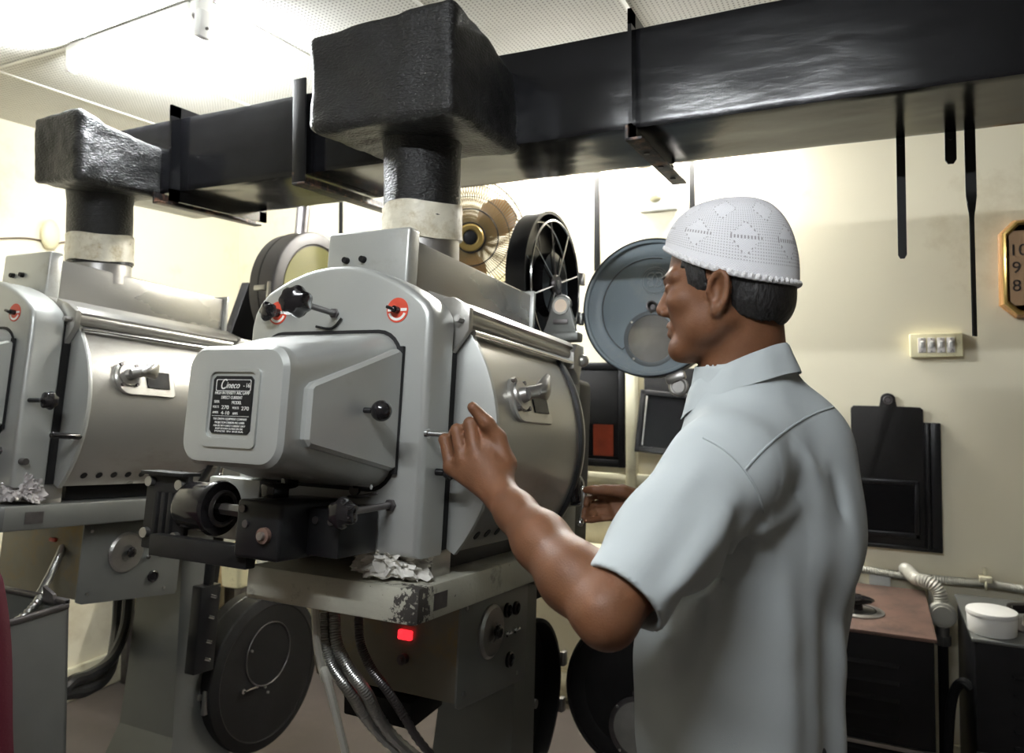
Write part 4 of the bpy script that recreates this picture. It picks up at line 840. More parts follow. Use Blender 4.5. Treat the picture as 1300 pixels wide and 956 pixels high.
                for dv, dw in ((-.09, .085), (-.015, -.045), (.0, -.065)): b = P(); b.cyl((.134, vc + dv, wc + dw), (.139, vc + dv, wc + dw), .004, n=8); b.done('screw', 'steel', dm)
        b = P(); b.span((.13, .60, -.62), (.17, .675, -.37), bev=.004).span((.14, .63, -.38), (.165, .65, -.27), bev=.003); lp = b.done('film_trap', 'black')
        for w in (-.40, -.46, -.53, -.58): b = P(); b.cyl((.17, .635, w), (.176, .65, w - .006), .005, n=8); b.done('trap_screw', 'chrome', lp)
    # pedestal: built upright in world axes
    Wd = Matrix.Translation(-root.location)
    b = P(); b.X = Wd; x0 = ox + .02
    b.loft([[(ox + cx_ + hx * sx, oy + .60 + sy * hy, z) for sx, sy in ((-1, -1), (1, -1), (1, 1), (-1, 1))] for z, hx, hy, cx_ in ((.03, .20, .20, -.03), (.12, .17, .16, -.03), (.36, .115, .075, -.02), (.5, .105, .065, -.015), (1.02, .078, .055, .03), (1.065, .078, .055, .03))]); b.done('pedestal', 'gpanel', angle=10)
    b = P(); b.X = Wd; b.span((x0 - .30, oy + .30, 0), (x0 + .30, oy + .96, .035), bev=.01); b.done('base_plate', 'darksteel')
    # flexible hoses
    if near:
        def hose(pp, r, m, nm):
            b = P(); b.X = Wd; b.tube(spline(pp, 26), r, 10, ribs=1, ribamp=.0018); b.done(nm, m)
        z0 = 1.06
        for k, (px, dx) in enumerate(((411, 0), (424, 6), (455, 4))):
            d = 1.33
            hose([cp(px, 778, d + .02), cp(px + 1 + dx * .3, 815, d), cp(px + 12 + dx, 848, d), cp(px + 35 + dx, 880, d + .02), cp(px + 70, 930, d + .08), Vector((ox + .1, oy + .34, .5)), Vector((ox + .12, oy + .34, .04))], .010 if k < 2 else .007, 'flex' if k < 2 else 'darksteel', 'flexible_hose')
        b = P(); b.X = Wd; b.tube(spline([cp(400, 772, 1.32), cp(403, 820, 1.31), cp(412, 860, 1.31), cp(425, 900, 1.31), Vector((ox - .02, oy + .32, .04))], 10), .007, 8); b.done('pale_cable', 'conduit')
        b = P(); b.X = Wd; b.box(cp(507, 858, 1.46), (.022, .014, .016), bev=.004); b.done('red_plug', 'red')
        b = P(); b.X = Wd; c = cp(500, 885, 1.52); b.box(c, (.16, .12, .05), bev=.004).tube([c, c + Vector((.0, .15, -.02))], .02, 8); b.done('plug_box', 'blackmatte')
    return root

pn = make_projector(-.835, 1.03, 1.2, 'near grey film projector lamphouse the man is handling, magazine doors swung open', True)
pfar = make_projector(-.835 - 1.11, 1.065, 1.232, 'far grey film projector lamphouse cut by the left edge, magazines closed', False)

# ---- reel inside the open upper magazine
frn = root_frames[pn.name]
def reel(vc, wc, lab, parts_m='steel'):
    c = frn @ Vector((-.012, vc, wc)); t = thing('film_reel', lab, 'film reel', c, 'film reels')
    X = Matrix.Translation(-c) @ frn
    def B(): b = MB(); b.X = X; return b
    def dn(b, n_, m): return b.build(n_, m, t)
    R = .188
    for u in (-.030, .012):
        b = B(); b.tube([(u, vc + R * math.cos(2 * PI * i / 72), wc + R * math.sin(2 * PI * i / 72)) for i in range(72)], .0034, 8, closed=True); dn(b, 'rim', 'chrome')
        for k in range(8):
            a = 2 * PI * k / 8 + .35; b = B(); b.tube([(u, vc + .02 * math.cos(a), wc + .02 * math.sin(a)), (u, vc + R * math.cos(a), wc + R * math.sin(a))], .0024, 6); dn(b, 'spoke', 'chrome' if k % 2 else 'darksteel')
    qx = Vector((1, 0, 0)).to_track_quat('Z', 'Y').to_matrix()
    b = B(); b.lathe([(0, -.034), (.03, -.034), (.03, .012), (.026, .018), (.01, .018), (.008, .012), (0, .012)], (0, vc, wc), qx, 32); dn(b, 'hub', 'darksteel')
    b = B(); b.lathe([(.028, -.026), (.095, -.026), (.096, .007), (.028, .008)], (0, vc, wc - .0), qx, 60); dn(b, 'film_roll', 'bakelite')
    return t
reel(.961, .597, 'spoked film reel inside the open upper magazine of the near projector')

# ---- crumpled things on the platforms
def crumple(name, c, size, lab, cat, m, seed, q=None):
    bm = bmesh.new(); bmesh.ops.create_icosphere(bm, subdivisions=5, radius=1)
    for v in bm.verts:
        p = v.co.copy(); k = 1 + .35 * noise.noise(p * 1.6 + Vector((seed, 0, 0)))
        r_ = 1 - abs(noise.noise(p * 3.1 + Vector((0, seed, 0)))) * .55 - abs(noise.noise(p * 7 + Vector((0, seed, 3)))) * .28
        v.co = Vector((p.x * size[0], p.y * size[1], max(-.5, p.z) * size[2])) * k * r_
    zmin = min(v.co.z for v in bm.verts)
    for v in bm.verts: v.co.z -= zmin
    mb = MB(); mb.bm = bm; o = mb.build(name, m, base=None, angle=40); o.location = c; o.rotation_euler = (-TILT, 0, 0); return tag(o, lab, cat)
crumple('crumpled_rag', frn @ Vector((.105, .05, -.098)), (.085, .065, .05), 'crumpled white rag on the near platform under the lamphouse', 'rag', 'paperrag', 3.)
crumple('plastic_bag', root_frames[pfar.name] @ Vector((.155, .045, -.098)), (.05, .05, .055), 'crinkled clear plastic bag on the far platform at the left edge', 'bag', 'plasticbag', 9.)
# ================================================================== the man
import openvdb
def mk3(px, py, d): return np.array(cp(px, py, d))
def xz(x, d, z): return np.array(RT * x + F0 * d + ZU * z)     # right, ahead, height
class SDF:
    def __init__(s, lo, hi, h):
        s.lo = np.array(lo, float); s.h = h; s.n = np.ceil((np.array(hi) - s.lo) / h).astype(int) + 1
        s.a = np.full(s.n, .05, np.float32)
    def _sl(s, lo, hi, m=.035):
        i0 = np.clip(np.floor((np.array(lo) - m - s.lo) / s.h).astype(int), 0, s.n); i1 = np.clip(np.ceil((np.array(hi) + m - s.lo) / s.h).astype(int) + 1, 0, s.n)
        g = [(np.arange(i0[k], i1[k]) * s.h + s.lo[k]).astype(np.float32) for k in range(3)]
        X, Y, Z = np.meshgrid(*g, indexing='ij', sparse=True)
        return (slice(i0[0], i1[0]), slice(i0[1], i1[1]), slice(i0[2], i1[2])), X, Y, Z
    @staticmethod
    def smin(a, b, k):
        h = np.clip(.5 + .5 * (b - a) / k, 0, 1); return b + (a - b) * h - k * h * (1 - h)
    def put(s, sl, d, k, mode='add'):
        A = s.a[sl]
        if mode == 'add': s.a[sl] = s.smin(A, d, k)
        elif mode == 'sub': s.a[sl] = -s.smin(-A, d, k)
        elif mode == 'cut': s.a[sl] = np.maximum(A, d)
    def cone(s, a, b, ra, rb, k=.01, mode='add'):
        a, b = np.array(a, float), np.array(b, float); R = max(ra, rb)
        sl, X, Y, Z = s._sl(np.minimum(a, b) - R, np.maximum(a, b) + R); ab = b - a; L = ab @ ab + 1e-12
        t = np.clip(((X - a[0]) * ab[0] + (Y - a[1]) * ab[1] + (Z - a[2]) * ab[2]) / L, 0, 1)
        d = np.sqrt((X - a[0] - t * ab[0]) ** 2 + (Y - a[1] - t * ab[1]) ** 2 + (Z - a[2] - t * ab[2]) ** 2) - (ra + (rb - ra) * t)
        s.put(sl, d.astype(np.float32), k, mode)
    def ell(s, c, fr, r, k=.01, mode='add', p=2.):
        """ellipsoid with frame rows fr and radii r; p>2 boxier"""
        c = np.array(c, float); r = np.array(r, float); R = max(r)
        sl, X, Y, Z = s._sl(c - R, c + R); x, y, z = X - c[0], Y - c[1], Z - c[2]
        q = [np.abs(fr[i][0] * x + fr[i][1] * y + fr[i][2] * z) / r[i] for i in range(3)]
        m = (q[0] ** p + q[1] ** p + q[2] ** p) ** (1 / p); g = np.sqrt((q[0] / r[0]) ** 2 + (q[1] / r[1]) ** 2 + (q[2] / r[2]) ** 2) + 1e-6
        d = m * (m - 1) / g if p == 2 else (m - 1) * min(r)
        s.put(sl, d.astype(np.float32), k, mode)
    def chain(s, P, R, k=.008):
        for i in range(len(P) - 1): s.cone(P[i], P[i + 1], R[i], R[i + 1], k)
    def mesh(s, name, m, parent, wloc, smooth=3, angle=180):
        g = openvdb.FloatGrid(background=.05); g.copyFromArray(np.clip(s.a, -.05, .05).astype(np.float64) if False else np.clip(s.a, -.05, .05))
        pts, quads = g.convertToQuads(isovalue=0.) if True else (None, None)
        co = pts * s.h + s.lo
        me = bpy.data.meshes.new(name); me.vertices.add(len(co)); me.vertices.foreach_set('co', (co - np.array(wloc)).astype(np.float32).ravel())
        q = quads[:, ::-1]
        me.loops.add(len(q) * 4); me.loops.foreach_set('vertex_index', q.astype(np.int32).ravel()); me.polygons.add(len(q))
        me.polygons.foreach_set('loop_start', np.arange(0, len(q) * 4, 4, dtype=np.int32)); me.update(calc_edges=True); me.validate()
        # light laplacian smoothing
        nV = len(me.vertices); E = np.empty(len(me.edges) * 2, np.int32); me.edges.foreach_get('vertices', E); E = E.reshape(-1, 2)
        V = np.empty(nV * 3, np.float32); me.vertices.foreach_get('co', V); V = V.reshape(-1, 3); dg = np.bincount(E.ravel(), minlength=nV)[:, None].clip(1)
        for it in range(smooth):
            for lam in (.55, -.57):
                S = np.zeros_like(V)
                for c_ in range(3): S[:, c_] = np.bincount(E[:, 0], V[E[:, 1], c_], nV) + np.bincount(E[:, 1], V[E[:, 0], c_], nV)
                V = V + lam * (S / dg - V)
        me.vertices.foreach_set('co', V.astype(np.float32).ravel()); me.polygons.foreach_set('use_smooth', [True] * len(me.polygons)); me.update()
        bm = bmesh.new(); bm.from_mesh(me); bmesh.ops.recalc_face_normals(bm, faces=bm.faces); bm.to_mesh(me); bm.free()
        me.materials.append(m); o = bpy.data.objects.new(name, me); COL.objects.link(o); o.parent = parent; return o

# ---- materials
def skin_mat():
    m = mat('brown_skin', (.150, .065, .031), .50, var=.16, vscale=22, bump=.12, bscale=420); b = m.node_tree.nodes['Principled BSDF']
    b.inputs['Subsurface Weight'].default_value = .12; b.inputs['Subsurface Radius'].default_value = (.02, .008, .004); b.inputs['Subsurface Scale'].default_value = .2; b.inputs['Specular IOR Level'].default_value = .35; return m
M_['skin'] = skin_mat()
M_['shirt'] = mat('pale_grey_green_cotton', (.43, .468, .475), .82, var=.03, vscale=14, bump=.10, bscale=900)
M_['hair'] = mat('black_hair', (.008, .007, .007), .5, var=.3, vscale=60, bump=.9, bscale=160, stretch=(1, 1, .35))
M_['trouser'] = mat('charcoal_trousers', (.05, .05, .055), .8)
M_['shoe'] = mat('dark_leather', (.02, .015, .012), .35)

# ---- frames
def frame(deg):   # facing direction deg away from image-left; rows: forward, left, up
    a = math.radians(deg); f = np.array(RT * -math.cos(a) + F0 * math.sin(a)); l_ = np.array(RT * -math.sin(a) + F0 * -math.cos(a)); return np.array([f, l_, [0, 0, 1.]])
HF = frame(29); BF = frame(34)
HC = xz(.334, 1.15, 1.597)
def hp_(f, l_, u): return HC + HF[0] * f + HF[1] * l_ + HF[2] * u
base_m = Vector(xz(.37, 1.17, 0)); 
man = thing('person', "man in a pale grey short-sleeved shirt and white crocheted cap working the near projector", 'person', base_m)

def bodypt(f, l_, u, c=(.375, 1.165)): return xz(c[0], c[1], u) + BF[0] * f + BF[1] * l_
SHL = xz(.272, .995, 1.312); SHR = xz(.458, 1.30, 1.335)
ELL = mk3(769, 779, .860); WRL = mk3(642, 636, 1.075)
ELR = xz(.505, 1.47, 1.10); WRR = mk3(822, 641, 1.63)

B = SDF(np.array([-.75, .55, -.0]), np.array([.25, 2.0, 1.75]), .0033)
# crop box from the real extents
allp = np.array([SHL, SHR, ELL, WRL, ELR, WRR, HC, mk3(600, 560, 1.2), mk3(735, 640, 1.65), xz(.37, 1.17, .0), xz(.6, 1.2, 1), xz(.1, 1.2, 1)])
lo, hi = allp.min(0) - .13, allp.max(0) + .13; lo[2] = -.005; hi[2] = 1.735
B = SDF(lo, hi, .0034)
# legs, pelvis, trunk (under the clothes)
for s_ in (1, -1):
    hip = bodypt(0, .09 * s_, .90); kn = bodypt(.03, .11 * s_, .48); an = bodypt(-.02, .12 * s_, .09)
    B.cone(hip, kn, .075, .05, .03); B.cone(kn, an, .05, .035, .02); B.cone(an, bodypt(.12, .14 * s_, .035), .035, .03, .02)
B.ell(bodypt(0, 0, .94), BF, (.09, .14, .10), .03); B.ell(bodypt(0, 0, 1.08), BF, (.085, .13, .16), .03)
B.ell(bodypt(0, 0, 1.24), BF, (.09, .14, .15), .03)
B.cone(SHL, SHR, .045, .045, .03)
# arms
B.cone(SHL, SHL * .3 + ELL * .7, .046, .042, .02); B.cone(SHL * .3 + ELL * .7, ELL, .042, .035, .02)
mid = WRL * .60 + ELL * .40 
B.chain([ELL, ELL * .72 + WRL * .28, WRL * .6 + ELL * .4, WRL * .88 + ELL * .12, WRL], [.034, .0405, .0355, .0265, .0255], .02)
B.cone(ELL + (ELL - WRL) * .03 + np.array([0, 0, -.006]), ELL, .022, .029, .02)
B.cone(SHR, ELR, .048, .038, .02); B.chain([ELR, ELR * .65 + WRR * .35, WRR], [.040, .040, .025], .012)
# neck and head
NB = xz(.358, 1.16, 1.405)
B.cone(hp_(-.020, 0, -.075), NB, .0535, .062, .02); B.cone(hp_(-.034, 0, -.06), xz(.372, 1.165, 1.40), .040, .055, .02)
B.cone(NB, SHL * .45 + NB * .55 - np.array([0, 0, .02]), .062, .05, .03); B.cone(NB, SHR * .45 + NB * .55 - np.array([0, 0, .02]), .062, .05, .03)
B.ell(hp_(-.002, 0, .000), HF, (.0925, .073, .093), .012)
B.ell(hp_(.030, 0, -.052), HF, (.063, .063, .076), .02)
for s_ in (1, -1):
    B.cone(hp_(-.002, .052 * s_, -.074), hp_(.062, .022 * s_, -.117), .022, .018, .018)   # jaw
    B.cone(hp_(.030, .040 * s_, -.085), hp_(.05, .03 * s_, -.06), .026, .022, .02)         # cheek flesh
    B.ell(hp_(.062, .046 * s_, -.047), HF, (.022, .018, .016), .015)                        # cheekbone
    B.cone(hp_(.088, .012 * s_, -.012), hp_(.070, .046 * s_, -.010), .0115, .011, .010)    # brow
    B.ell(hp_(.094, .031 * s_, -.030), HF, (.012, .014, .010), .008, 'sub')                  # socket
    B.ell(hp_(.078, .031 * s_, -.029), HF, (.0125, .0125, .0125), .003)                      # eyeball
    B.cone(hp_(.0905, .022 * s_, -.0245), hp_(.085, .042 * s_, -.026), .0028, .0028, .003)  # upper lid
    # ear: helix ring, lobe, concha
    ec = hp_(-.004, .0765 * s_, -.040)
    ef = np.array([HF[0] * .96 - HF[1] * s_ * .28, HF[1] * s_ * .96 + HF[0] * .28, HF[2]])
    B.ell(ec, ef, (.0165, .0075, .031), .005); B.ell(ec + ef[1] * .007 + ef[0] * .002 + HF[2] * .003, ef, (.0105, .0085, .020), .002, 'sub')
    for i in range(14):
        t0, t1 = math.radians(-60 + 17 * i) , math.radians(-60 + 17 * (i + 1))
        p0 = ec + ef[0] * -.0165 * math.cos(t0 - .3) + HF[2] * .029 * math.sin(t0) + ef[1] * .006; p1 = ec + ef[0] * -.0165 * math.cos(t1 - .3) + HF[2] * .029 * math.sin(t1) + ef[1] * .006
        B.cone(p0, p1, .0036, .0036, .003)
    B.ell(ec - HF[2] * .027 + ef[1] * .002 + ef[0] * .004, ef, (.009, .006, .010), .005)
    B.ell(ec + ef[0] * .015 - HF[2] * .004 + ef[1] * .001, ef, (.005, .005, .008), .004)
B.cone(hp_(.072, -.014, -.122), hp_(.072, .014, -.122), .019, .019, .014)                 # chin
B.ell(hp_(.035, 0, -.118), HF, (.045, .036, .02), .02)                                     # under chin
B.cone(hp_(.090, 0, -.020), hp_(.104, 0, -.054), .0065, .010, .010); B.ell(hp_(.104, 0, -.059), HF, (.0105, .012, .009), .006)
for s_ in (1, -1): B.ell(hp_(.094, .014 * s_, -.064), HF, (.010, .0075, .007), .004)
for s_ in (1, -1):
    B.cone(hp_(.091, 0, -.084), hp_(.081, .024 * s_, -.088), .0068, .0045, .005)
    B.cone(hp_(.089, 0, -.096), hp_(.080, .021 * s_, -.095), .0078, .0045, .005)
B.cone(hp_(.0965, 0, -.0895), hp_(.089, .024, -.0915), .0018, .0018, .002, 'sub'); B.cone(hp_(.0965, 0, -.0895), hp_(.089, -.024, -.0915), .0018, .0018, .002, 'sub')
B.cone(hp_(.088, .018, -.068), hp_(.083, .030, -.086), .002, .002, .004, 'sub')
# left hand (near): fist over the side handle, thumb up on the right
H = lambda x, y, d: mk3(x, y, d)
mcp = {'i': H(620, 567, 1.135), 'm': H(604, 574, 1.128), 'r': H(588, 583, 1.135), 'p': H(573, 593, 1.148)}
pip = {'i': H(614, 534, 1.146), 'm': H(597, 538, 1.142), 'r': H(580, 546, 1.148), 'p': H(565, 558, 1.160)}
dip = {'i': H(610, 541, 1.186), 'm': H(593, 543, 1.186), 'r': H(577, 549, 1.190), 'p': H(563, 558, 1.196)}
tip = {'i': H(611, 562, 1.192), 'm': H(595, 566, 1.192), 'r': H(579, 568, 1.196), 'p': H(567, 573, 1.198)}
rad = {'i': (.0125, .0108, .0095, .008), 'm': (.0128, .0108, .0094, .008), 'r': (.0122, .0102, .009, .0077), 'p': (.0112, .0094, .0082, .007)}
wrist2 = WRL * .75 + H(620, 600, 1.12) * .25
for k_ in 'imrp':
    B.cone(WRL + (mcp[k_] - WRL) * .10, mcp[k_], .0185, .0125, .012)
    r0, r1, r2, r3 = rad[k_]
    B.cone(mcp[k_], pip[k_], r0, r1, .0022 if k_ != 'x' else .003); B.cone(pip[k_], dip[k_], r1, r2, .002); B.cone(dip[k_], tip[k_], r2, r3, .002)
    B.ell(mcp[k_] + np.array(FW) * -.003, np.eye(3), (.0118, .0118, .0118), .004)
B.cone(H(632, 622, 1.10), H(600, 590, 1.142), .019, .018, .012)
B.chain([WRL + (mcp['i'] - WRL) * .2, H(641, 588, 1.125), H(632, 556, 1.135), H(618, 537, 1.130), H(600, 517, 1.132)], [.018, .0165, .0125, .0108, .0085], .006)
B.ell(H(601, 519, 1.126), np.array([RT, FW, UP]), (.0065, .004, .008), .002)
B.cone(H(641, 592, 1.125), H(622, 575, 1.140), .014, .013, .010)
# right hand (far): palm toward camera, fingertips and thumb on the T handle
RH = lambda x, y, d=1.63: mk3(x, y, d)
B.chain([WRR, RH(800, 640, 1.628)], [.025, .023], .012)
for (mx, my, md), (px_, py_, pd_), (dx, dy, dd), (tx, ty, td), r_ in (
        ((779, 631, 1.640), (757, 629, 1.652), (747, 633, 1.640), (744, 640, 1.630), .0082),
        ((778, 640, 1.636), (755, 640, 1.654), (745, 645, 1.640), (742, 650, 1.628), .0086),
        ((780, 649, 1.630), (758, 650, 1.648), (747, 654, 1.634), (741, 656, 1.620), .0082),
        ((784, 656, 1.622), (764, 658, 1.634), (752, 660, 1.622), (744, 661, 1.612), .0074)):
    B.cone(RH(803, 640, 1.63), RH(mx, my, md), .018, .0115, .010); B.chain([RH(mx, my, md), RH(px_, py_, pd_), RH(dx, dy, dd), RH(tx, ty, td)], [r_ * 1.15, r_, r_ * .93, r_ * .8], .0018)
B.chain([RH(806, 630, 1.62), RH(790, 624, 1.61), RH(768, 622, 1.606), RH(754, 622, 1.612), RH(744, 622, 1.622)], [.017, .015, .0108, .0098, .0078], .005)
body = B.mesh('body', M_['skin'], man, base_m, smooth=4)

# ---- hair: shell over the skull below the cap
Hh = SDF(HC - .16, HC + .16, .0025)
Hh.ell(hp_(-.004, 0, -.002), HF, (.0965, .0770, .098), .004); Hh.ell(hp_(-.044, 0, -.052), HF, (.052, .063, .046), .02)
sl, X, Y, Z = Hh._sl(HC - .2, HC + .2); x, y, z = X - HC[0], Y - HC[1], Z - HC[2]
f_ = HF[0][0] * x + HF[0][1] * y + HF[0][2] * z; l2 = HF[1][0] * x + HF[1][1] * y + HF[1][2] * z; u_ = HF[2][0] * x + HF[2][1] * y + HF[2][2] * z
back = np.maximum(f_ + .020 + .10 * (u_ + .03), -(u_ + .090 - .30 * (f_ + .09).clip(0, 1) + .003 * np.sin(l2 * 160)))
side = np.maximum(np.maximum(np.abs(f_ - .034 - .10 * (u_ + .0)) - .016, -(u_ + .036)), -u_ - 1)
top = np.maximum(f_ - .058 , -(u_ - .0))
reg = np.minimum(np.minimum(back, side), top) + .0016 * np.sin(f_ * 700 + u_ * 300) * np.sin(u_ * 520)
cap_ = np.maximum(reg, u_ - .03)
Hh.a = np.maximum(Hh.a, cap_.astype(np.float32))
hair = Hh.mesh('hair', M_['hair'], man, base_m, smooth=2)

# ---- crocheted cap: dome with scalloped rim
mcap = bpy.data.materials.new('white_crochet'); mcap.use_nodes = True
n = mcap.node_tree.nodes; l = mcap.node_tree.links; b = n['Principled BSDF']; b.inputs['Roughness'].default_value = .85
uv = n.new('ShaderNodeUVMap'); uv.uv_map = 'UVMap'; sx = n.new('ShaderNodeSeparateXYZ'); l.new(uv.outputs[0], sx.inputs[0])
def MN(op, a, b_=None, c_=None):
    q = n.new('ShaderNodeMath'); q.operation = op
    for i, v in enumerate((a, b_, c_)):
        if v is None: continue
        if isinstance(v, (int, float)): q.inputs[i].default_value = v
        else: l.new(v, q.inputs[i])
    return q.outputs[0]
Uu, Vv = sx.outputs[0], sx.outputs[1]
def tri(v, per, off_=0.): # distance to nearest multiple (0 at centre) in 0..per/2
    return MN('ABSOLUTE', MN('SUBTRACT', MN('MODULO', MN('ADD', v, 100 * per + off_), per), per / 2))
# diamonds in two staggered bands
def diamond(off_u, cv, su, sv): return MN('ADD', MN('DIVIDE', tri(Uu, .125, off_u), su), MN('DIVIDE', MN('ABSOLUTE', MN('SUBTRACT', Vv, cv)), sv))
d1 = diamond(0, .27, .042, .155); d2 = diamond(.0625, .56, .040, .14); dm_ = MN('MINIMUM', d1, d2)
inside = MN('LESS_THAN', dm_, 1.0)
ringd = MN('LESS_THAN', MN('ABSOLUTE', MN('SUBTRACT', dm_, .95)), .07)
crossd = MN('MULTIPLY', MN('LESS_THAN', MN('ABSOLUTE', MN('SUBTRACT', MN('MODULO', MN('ADD', MN('DIVIDE', tri(Uu, .125, 0), .042), 0), 9.), .5)), .0), 1.)
dots = MN('MULTIPLY', MN('GREATER_THAN', MN('SINE', MN('MULTIPLY', Uu, 2 * PI * 120)), .0), MN('GREATER_THAN', MN('SINE', MN('MULTIPLY', Vv, 2 * PI * 28)), -.2))
eyelet = MN('MULTIPLY', ringd, dots)
midrow = MN('MULTIPLY', MN('MULTIPLY', MN('LESS_THAN', MN('ABSOLUTE', MN('SUBTRACT', Vv, .27)), .014), MN('LESS_THAN', d1, 1.)), MN('GREATER_THAN', MN('SINE', MN('MULTIPLY', Uu, 2 * PI * 120)), .0))
eyelet = MN('MAXIMUM', eyelet, midrow)
mesh_ = MN('MULTIPLY', MN('MULTIPLY', MN('GREATER_THAN', MN('SINE', MN('MULTIPLY', Uu, 2 * PI * 150)), .1), MN('GREATER_THAN', MN('SINE', MN('MULTIPLY', Vv, 2 * PI * 44)), .1)), MN('SUBTRACT', 1., inside))
band = MN('MULTIPLY', mesh_, MN('MULTIPLY', MN('GREATER_THAN', Vv, .09), MN('LESS_THAN', Vv, .72)))
hole = MN('MAXIMUM', MN('MULTIPLY', eyelet, .75), MN('MULTIPLY', band, .45))
mx = n.new('ShaderNodeMix'); mx.data_type = 'RGBA'; l.new(hole, mx.inputs['Factor']); mx.inputs['A'].default_value = (.78, .775, .80, 1); mx.inputs['B'].default_value = (.22, .20, .20, 1); l.new(mx.outputs['Result'], b.inputs['Base Color'])
knit = MN('MULTIPLY', MN('SINE', MN('MULTIPLY', Uu, 2 * PI * 150)), MN('SINE', MN('MULTIPLY', Vv, 2 * PI * 60)))
bp = n.new('ShaderNodeBump'); bp.inputs['Strength'].default_value = .35; bp.inputs['Distance'].default_value = .002; l.new(MN('SUBTRACT', knit, MN('MULTIPLY', hole, 3.)), bp.inputs['Height']); l.new(bp.outputs[0], b.inputs['Normal'])
def rimu(p): return -.008 + .033 * math.cos(p) + .014 * math.cos(p) ** 2
def cappt(p, v, o=0.):
    t = v * PI / 2; ct = max(0, math.cos(t)) ** .72; st = math.sin(t) ** .92
    ru = rimu(p); rf, rl = .0975 + o, .0805 + o
    f = -.003 + rf * math.cos(p) * ct - .006 * st; l_ = rl * math.sin(p) * ct; u = ru + (.108 + o - ru) * st
    k = 1 + .012 * noise.noise(Vector((math.cos(p) * 2, math.sin(p) * 2, v * 3)))
    return Vector(hp_(f * k, l_ * k, u))
me_b = bmesh.new(); uvl = me_b.loops.layers.uv.new('UVMap'); NP, NV = 144, 40
V_ = [[me_b.verts.new(cappt(2 * PI * i / NP, j / NV) - base_m) for i in range(NP)] for j in range(NV)]
topv = me_b.verts.new(cappt(0, .9999) - base_m)
for j in range(NV - 1):
    for i in range(NP):
        fce = me_b.faces.new([V_[j][i], V_[j][(i + 1) % NP], V_[j + 1][(i + 1) % NP], V_[j + 1][i]])
        for lp_, (a_, b__) in zip(fce.loops, ((i, j), (i + 1, j), (i + 1, j + 1), (i, j + 1))): lp_[uvl].uv = (a_ / NP, b__ / NV)
for i in range(NP):
    fce = me_b.faces.new([V_[NV - 1][i], V_[NV - 1][(i + 1) % NP], topv])
    for lp_, (a_, b__) in zip(fce.loops, ((i, NV - 1), (i + 1, NV - 1), (i + .5, NV))): lp_[uvl].uv = (a_ / NP, b__ / NV)
me = bpy.data.meshes.new('crocheted_cap'); me_b.to_mesh(me); me_b.free(); me.polygons.foreach_set('use_smooth', [True] * len(me.polygons)); me.materials.append(mcap)
cap = bpy.data.objects.new('crocheted_cap', me); COL.objects.link(cap); cap.parent = man
sm = cap.modifiers.new('thickness', 'SOLIDIFY'); sm.thickness = .0025; sm.offset = 1
M_['yarn'] = mat('white_yarn', (.72, .71, .71), .85, bump=.3, bscale=500)
b_ = Part(man); N_ = 300
b_.tube([cappt(2 * PI * i / N_, .0, .001) + Vector((0, 0, .0015 * math.sin(2 * PI * i / N_ * 62))) for i in range(N_)], .0042, 8, closed=True, radii=[.0042 + .0014 * math.sin(2 * PI * i / N_ * 62) for i in range(N_)]); b_.done('scalloped_rim', 'yarn', cap)

# ---- eyes and brows
for s_ in (1, -1):
    c = Vector(hp_(.0765, .031 * s_, -.0295)); b = Part(man); b.sphere(c, .0118, n=24); ey = b.done('eye', 'white')
    b = Part(man); d = Vector(HF[0]); b.lathe([(0, .0122), (.0035, .0118), (.0056, .0106)], c, d.to_track_quat('Z', 'Y').to_matrix(), 24); b.done('iris', 'darksteel', ey)
    b = Part(man); b.tube([Vector(hp_(.0985 - .002 * k - .0011 * k * k, (.014 + .0075 * k) * s_, -.010 + .0022 * math.sin(k * .8))) for k in range(6)], .0030, 6, radii=[.0018, .003, .0034, .0032, .0026, .0014]); b.done('eyebrow', 'hair')

# ---- shirt
lo2 = np.array([min(SHL[0], ELL[0]) - .16, min(ELL[1], SHL[1]) - .16, .80]); hi2 = np.array([SHR[0] + .22, SHR[1] + .22, 1.50])
lo2 = np.minimum(lo2, xz(.37, 1.17, .8) - np.array([.32, .32, 0])); hi2 = np.maximum(hi2, xz(.37, 1.17, 1.5) + np.array([.32, .32, 0]))
S = SDF(lo2, hi2, .0036)
def sp2(x, d, z): return xz(x, d, z)
S.ell(sp2(.392, 1.17, 1.235), BF, (.128, .182, .19), .03, p=2.3)
S.ell(sp2(.370, 1.17, 1.12), BF, (.128, .172, .20), .04, p=2.3)
S.ell(sp2(.350, 1.17, .98), BF, (.129, .174, .24), .04, p=2.6)
S.cone(sp2(.346, 1.17, 1.0), sp2(.345, 1.17, .80), .136, .145, .05)
S.cone(SHL + np.array([0, 0, -.004]), SHR, .060, .062, .05)
S.cone(sp2(.372, 1.16, 1.362), SHL + np.array(RT) * .03 + np.array([0, 0, .004]), .072, .058, .04); S.cone(sp2(.372, 1.16, 1.362), SHR + np.array([0, 0, .0]), .072, .060, .04); S.cone(sp2(.356, 1.155, 1.34), sp2(.354, 1.15, 1.435), .082, .074, .03)
S.cone(sp2(.434, 1.14, 1.325), sp2(.430, 1.11, 1.20), .068, .076, .05)      # upper back roundness
HEM = mk3(790, 760, .875)
S.cone(SHL, SHL * .45 + HEM * .55, .062, .061, .035); S.cone(SHL * .45 + HEM * .55, HEM + (HEM - SHL) * .25, .061, .049, .03)
HEMR = SHR * .3 + ELR * .7
S.cone(SHR, HEMR, .072, .068, .03)
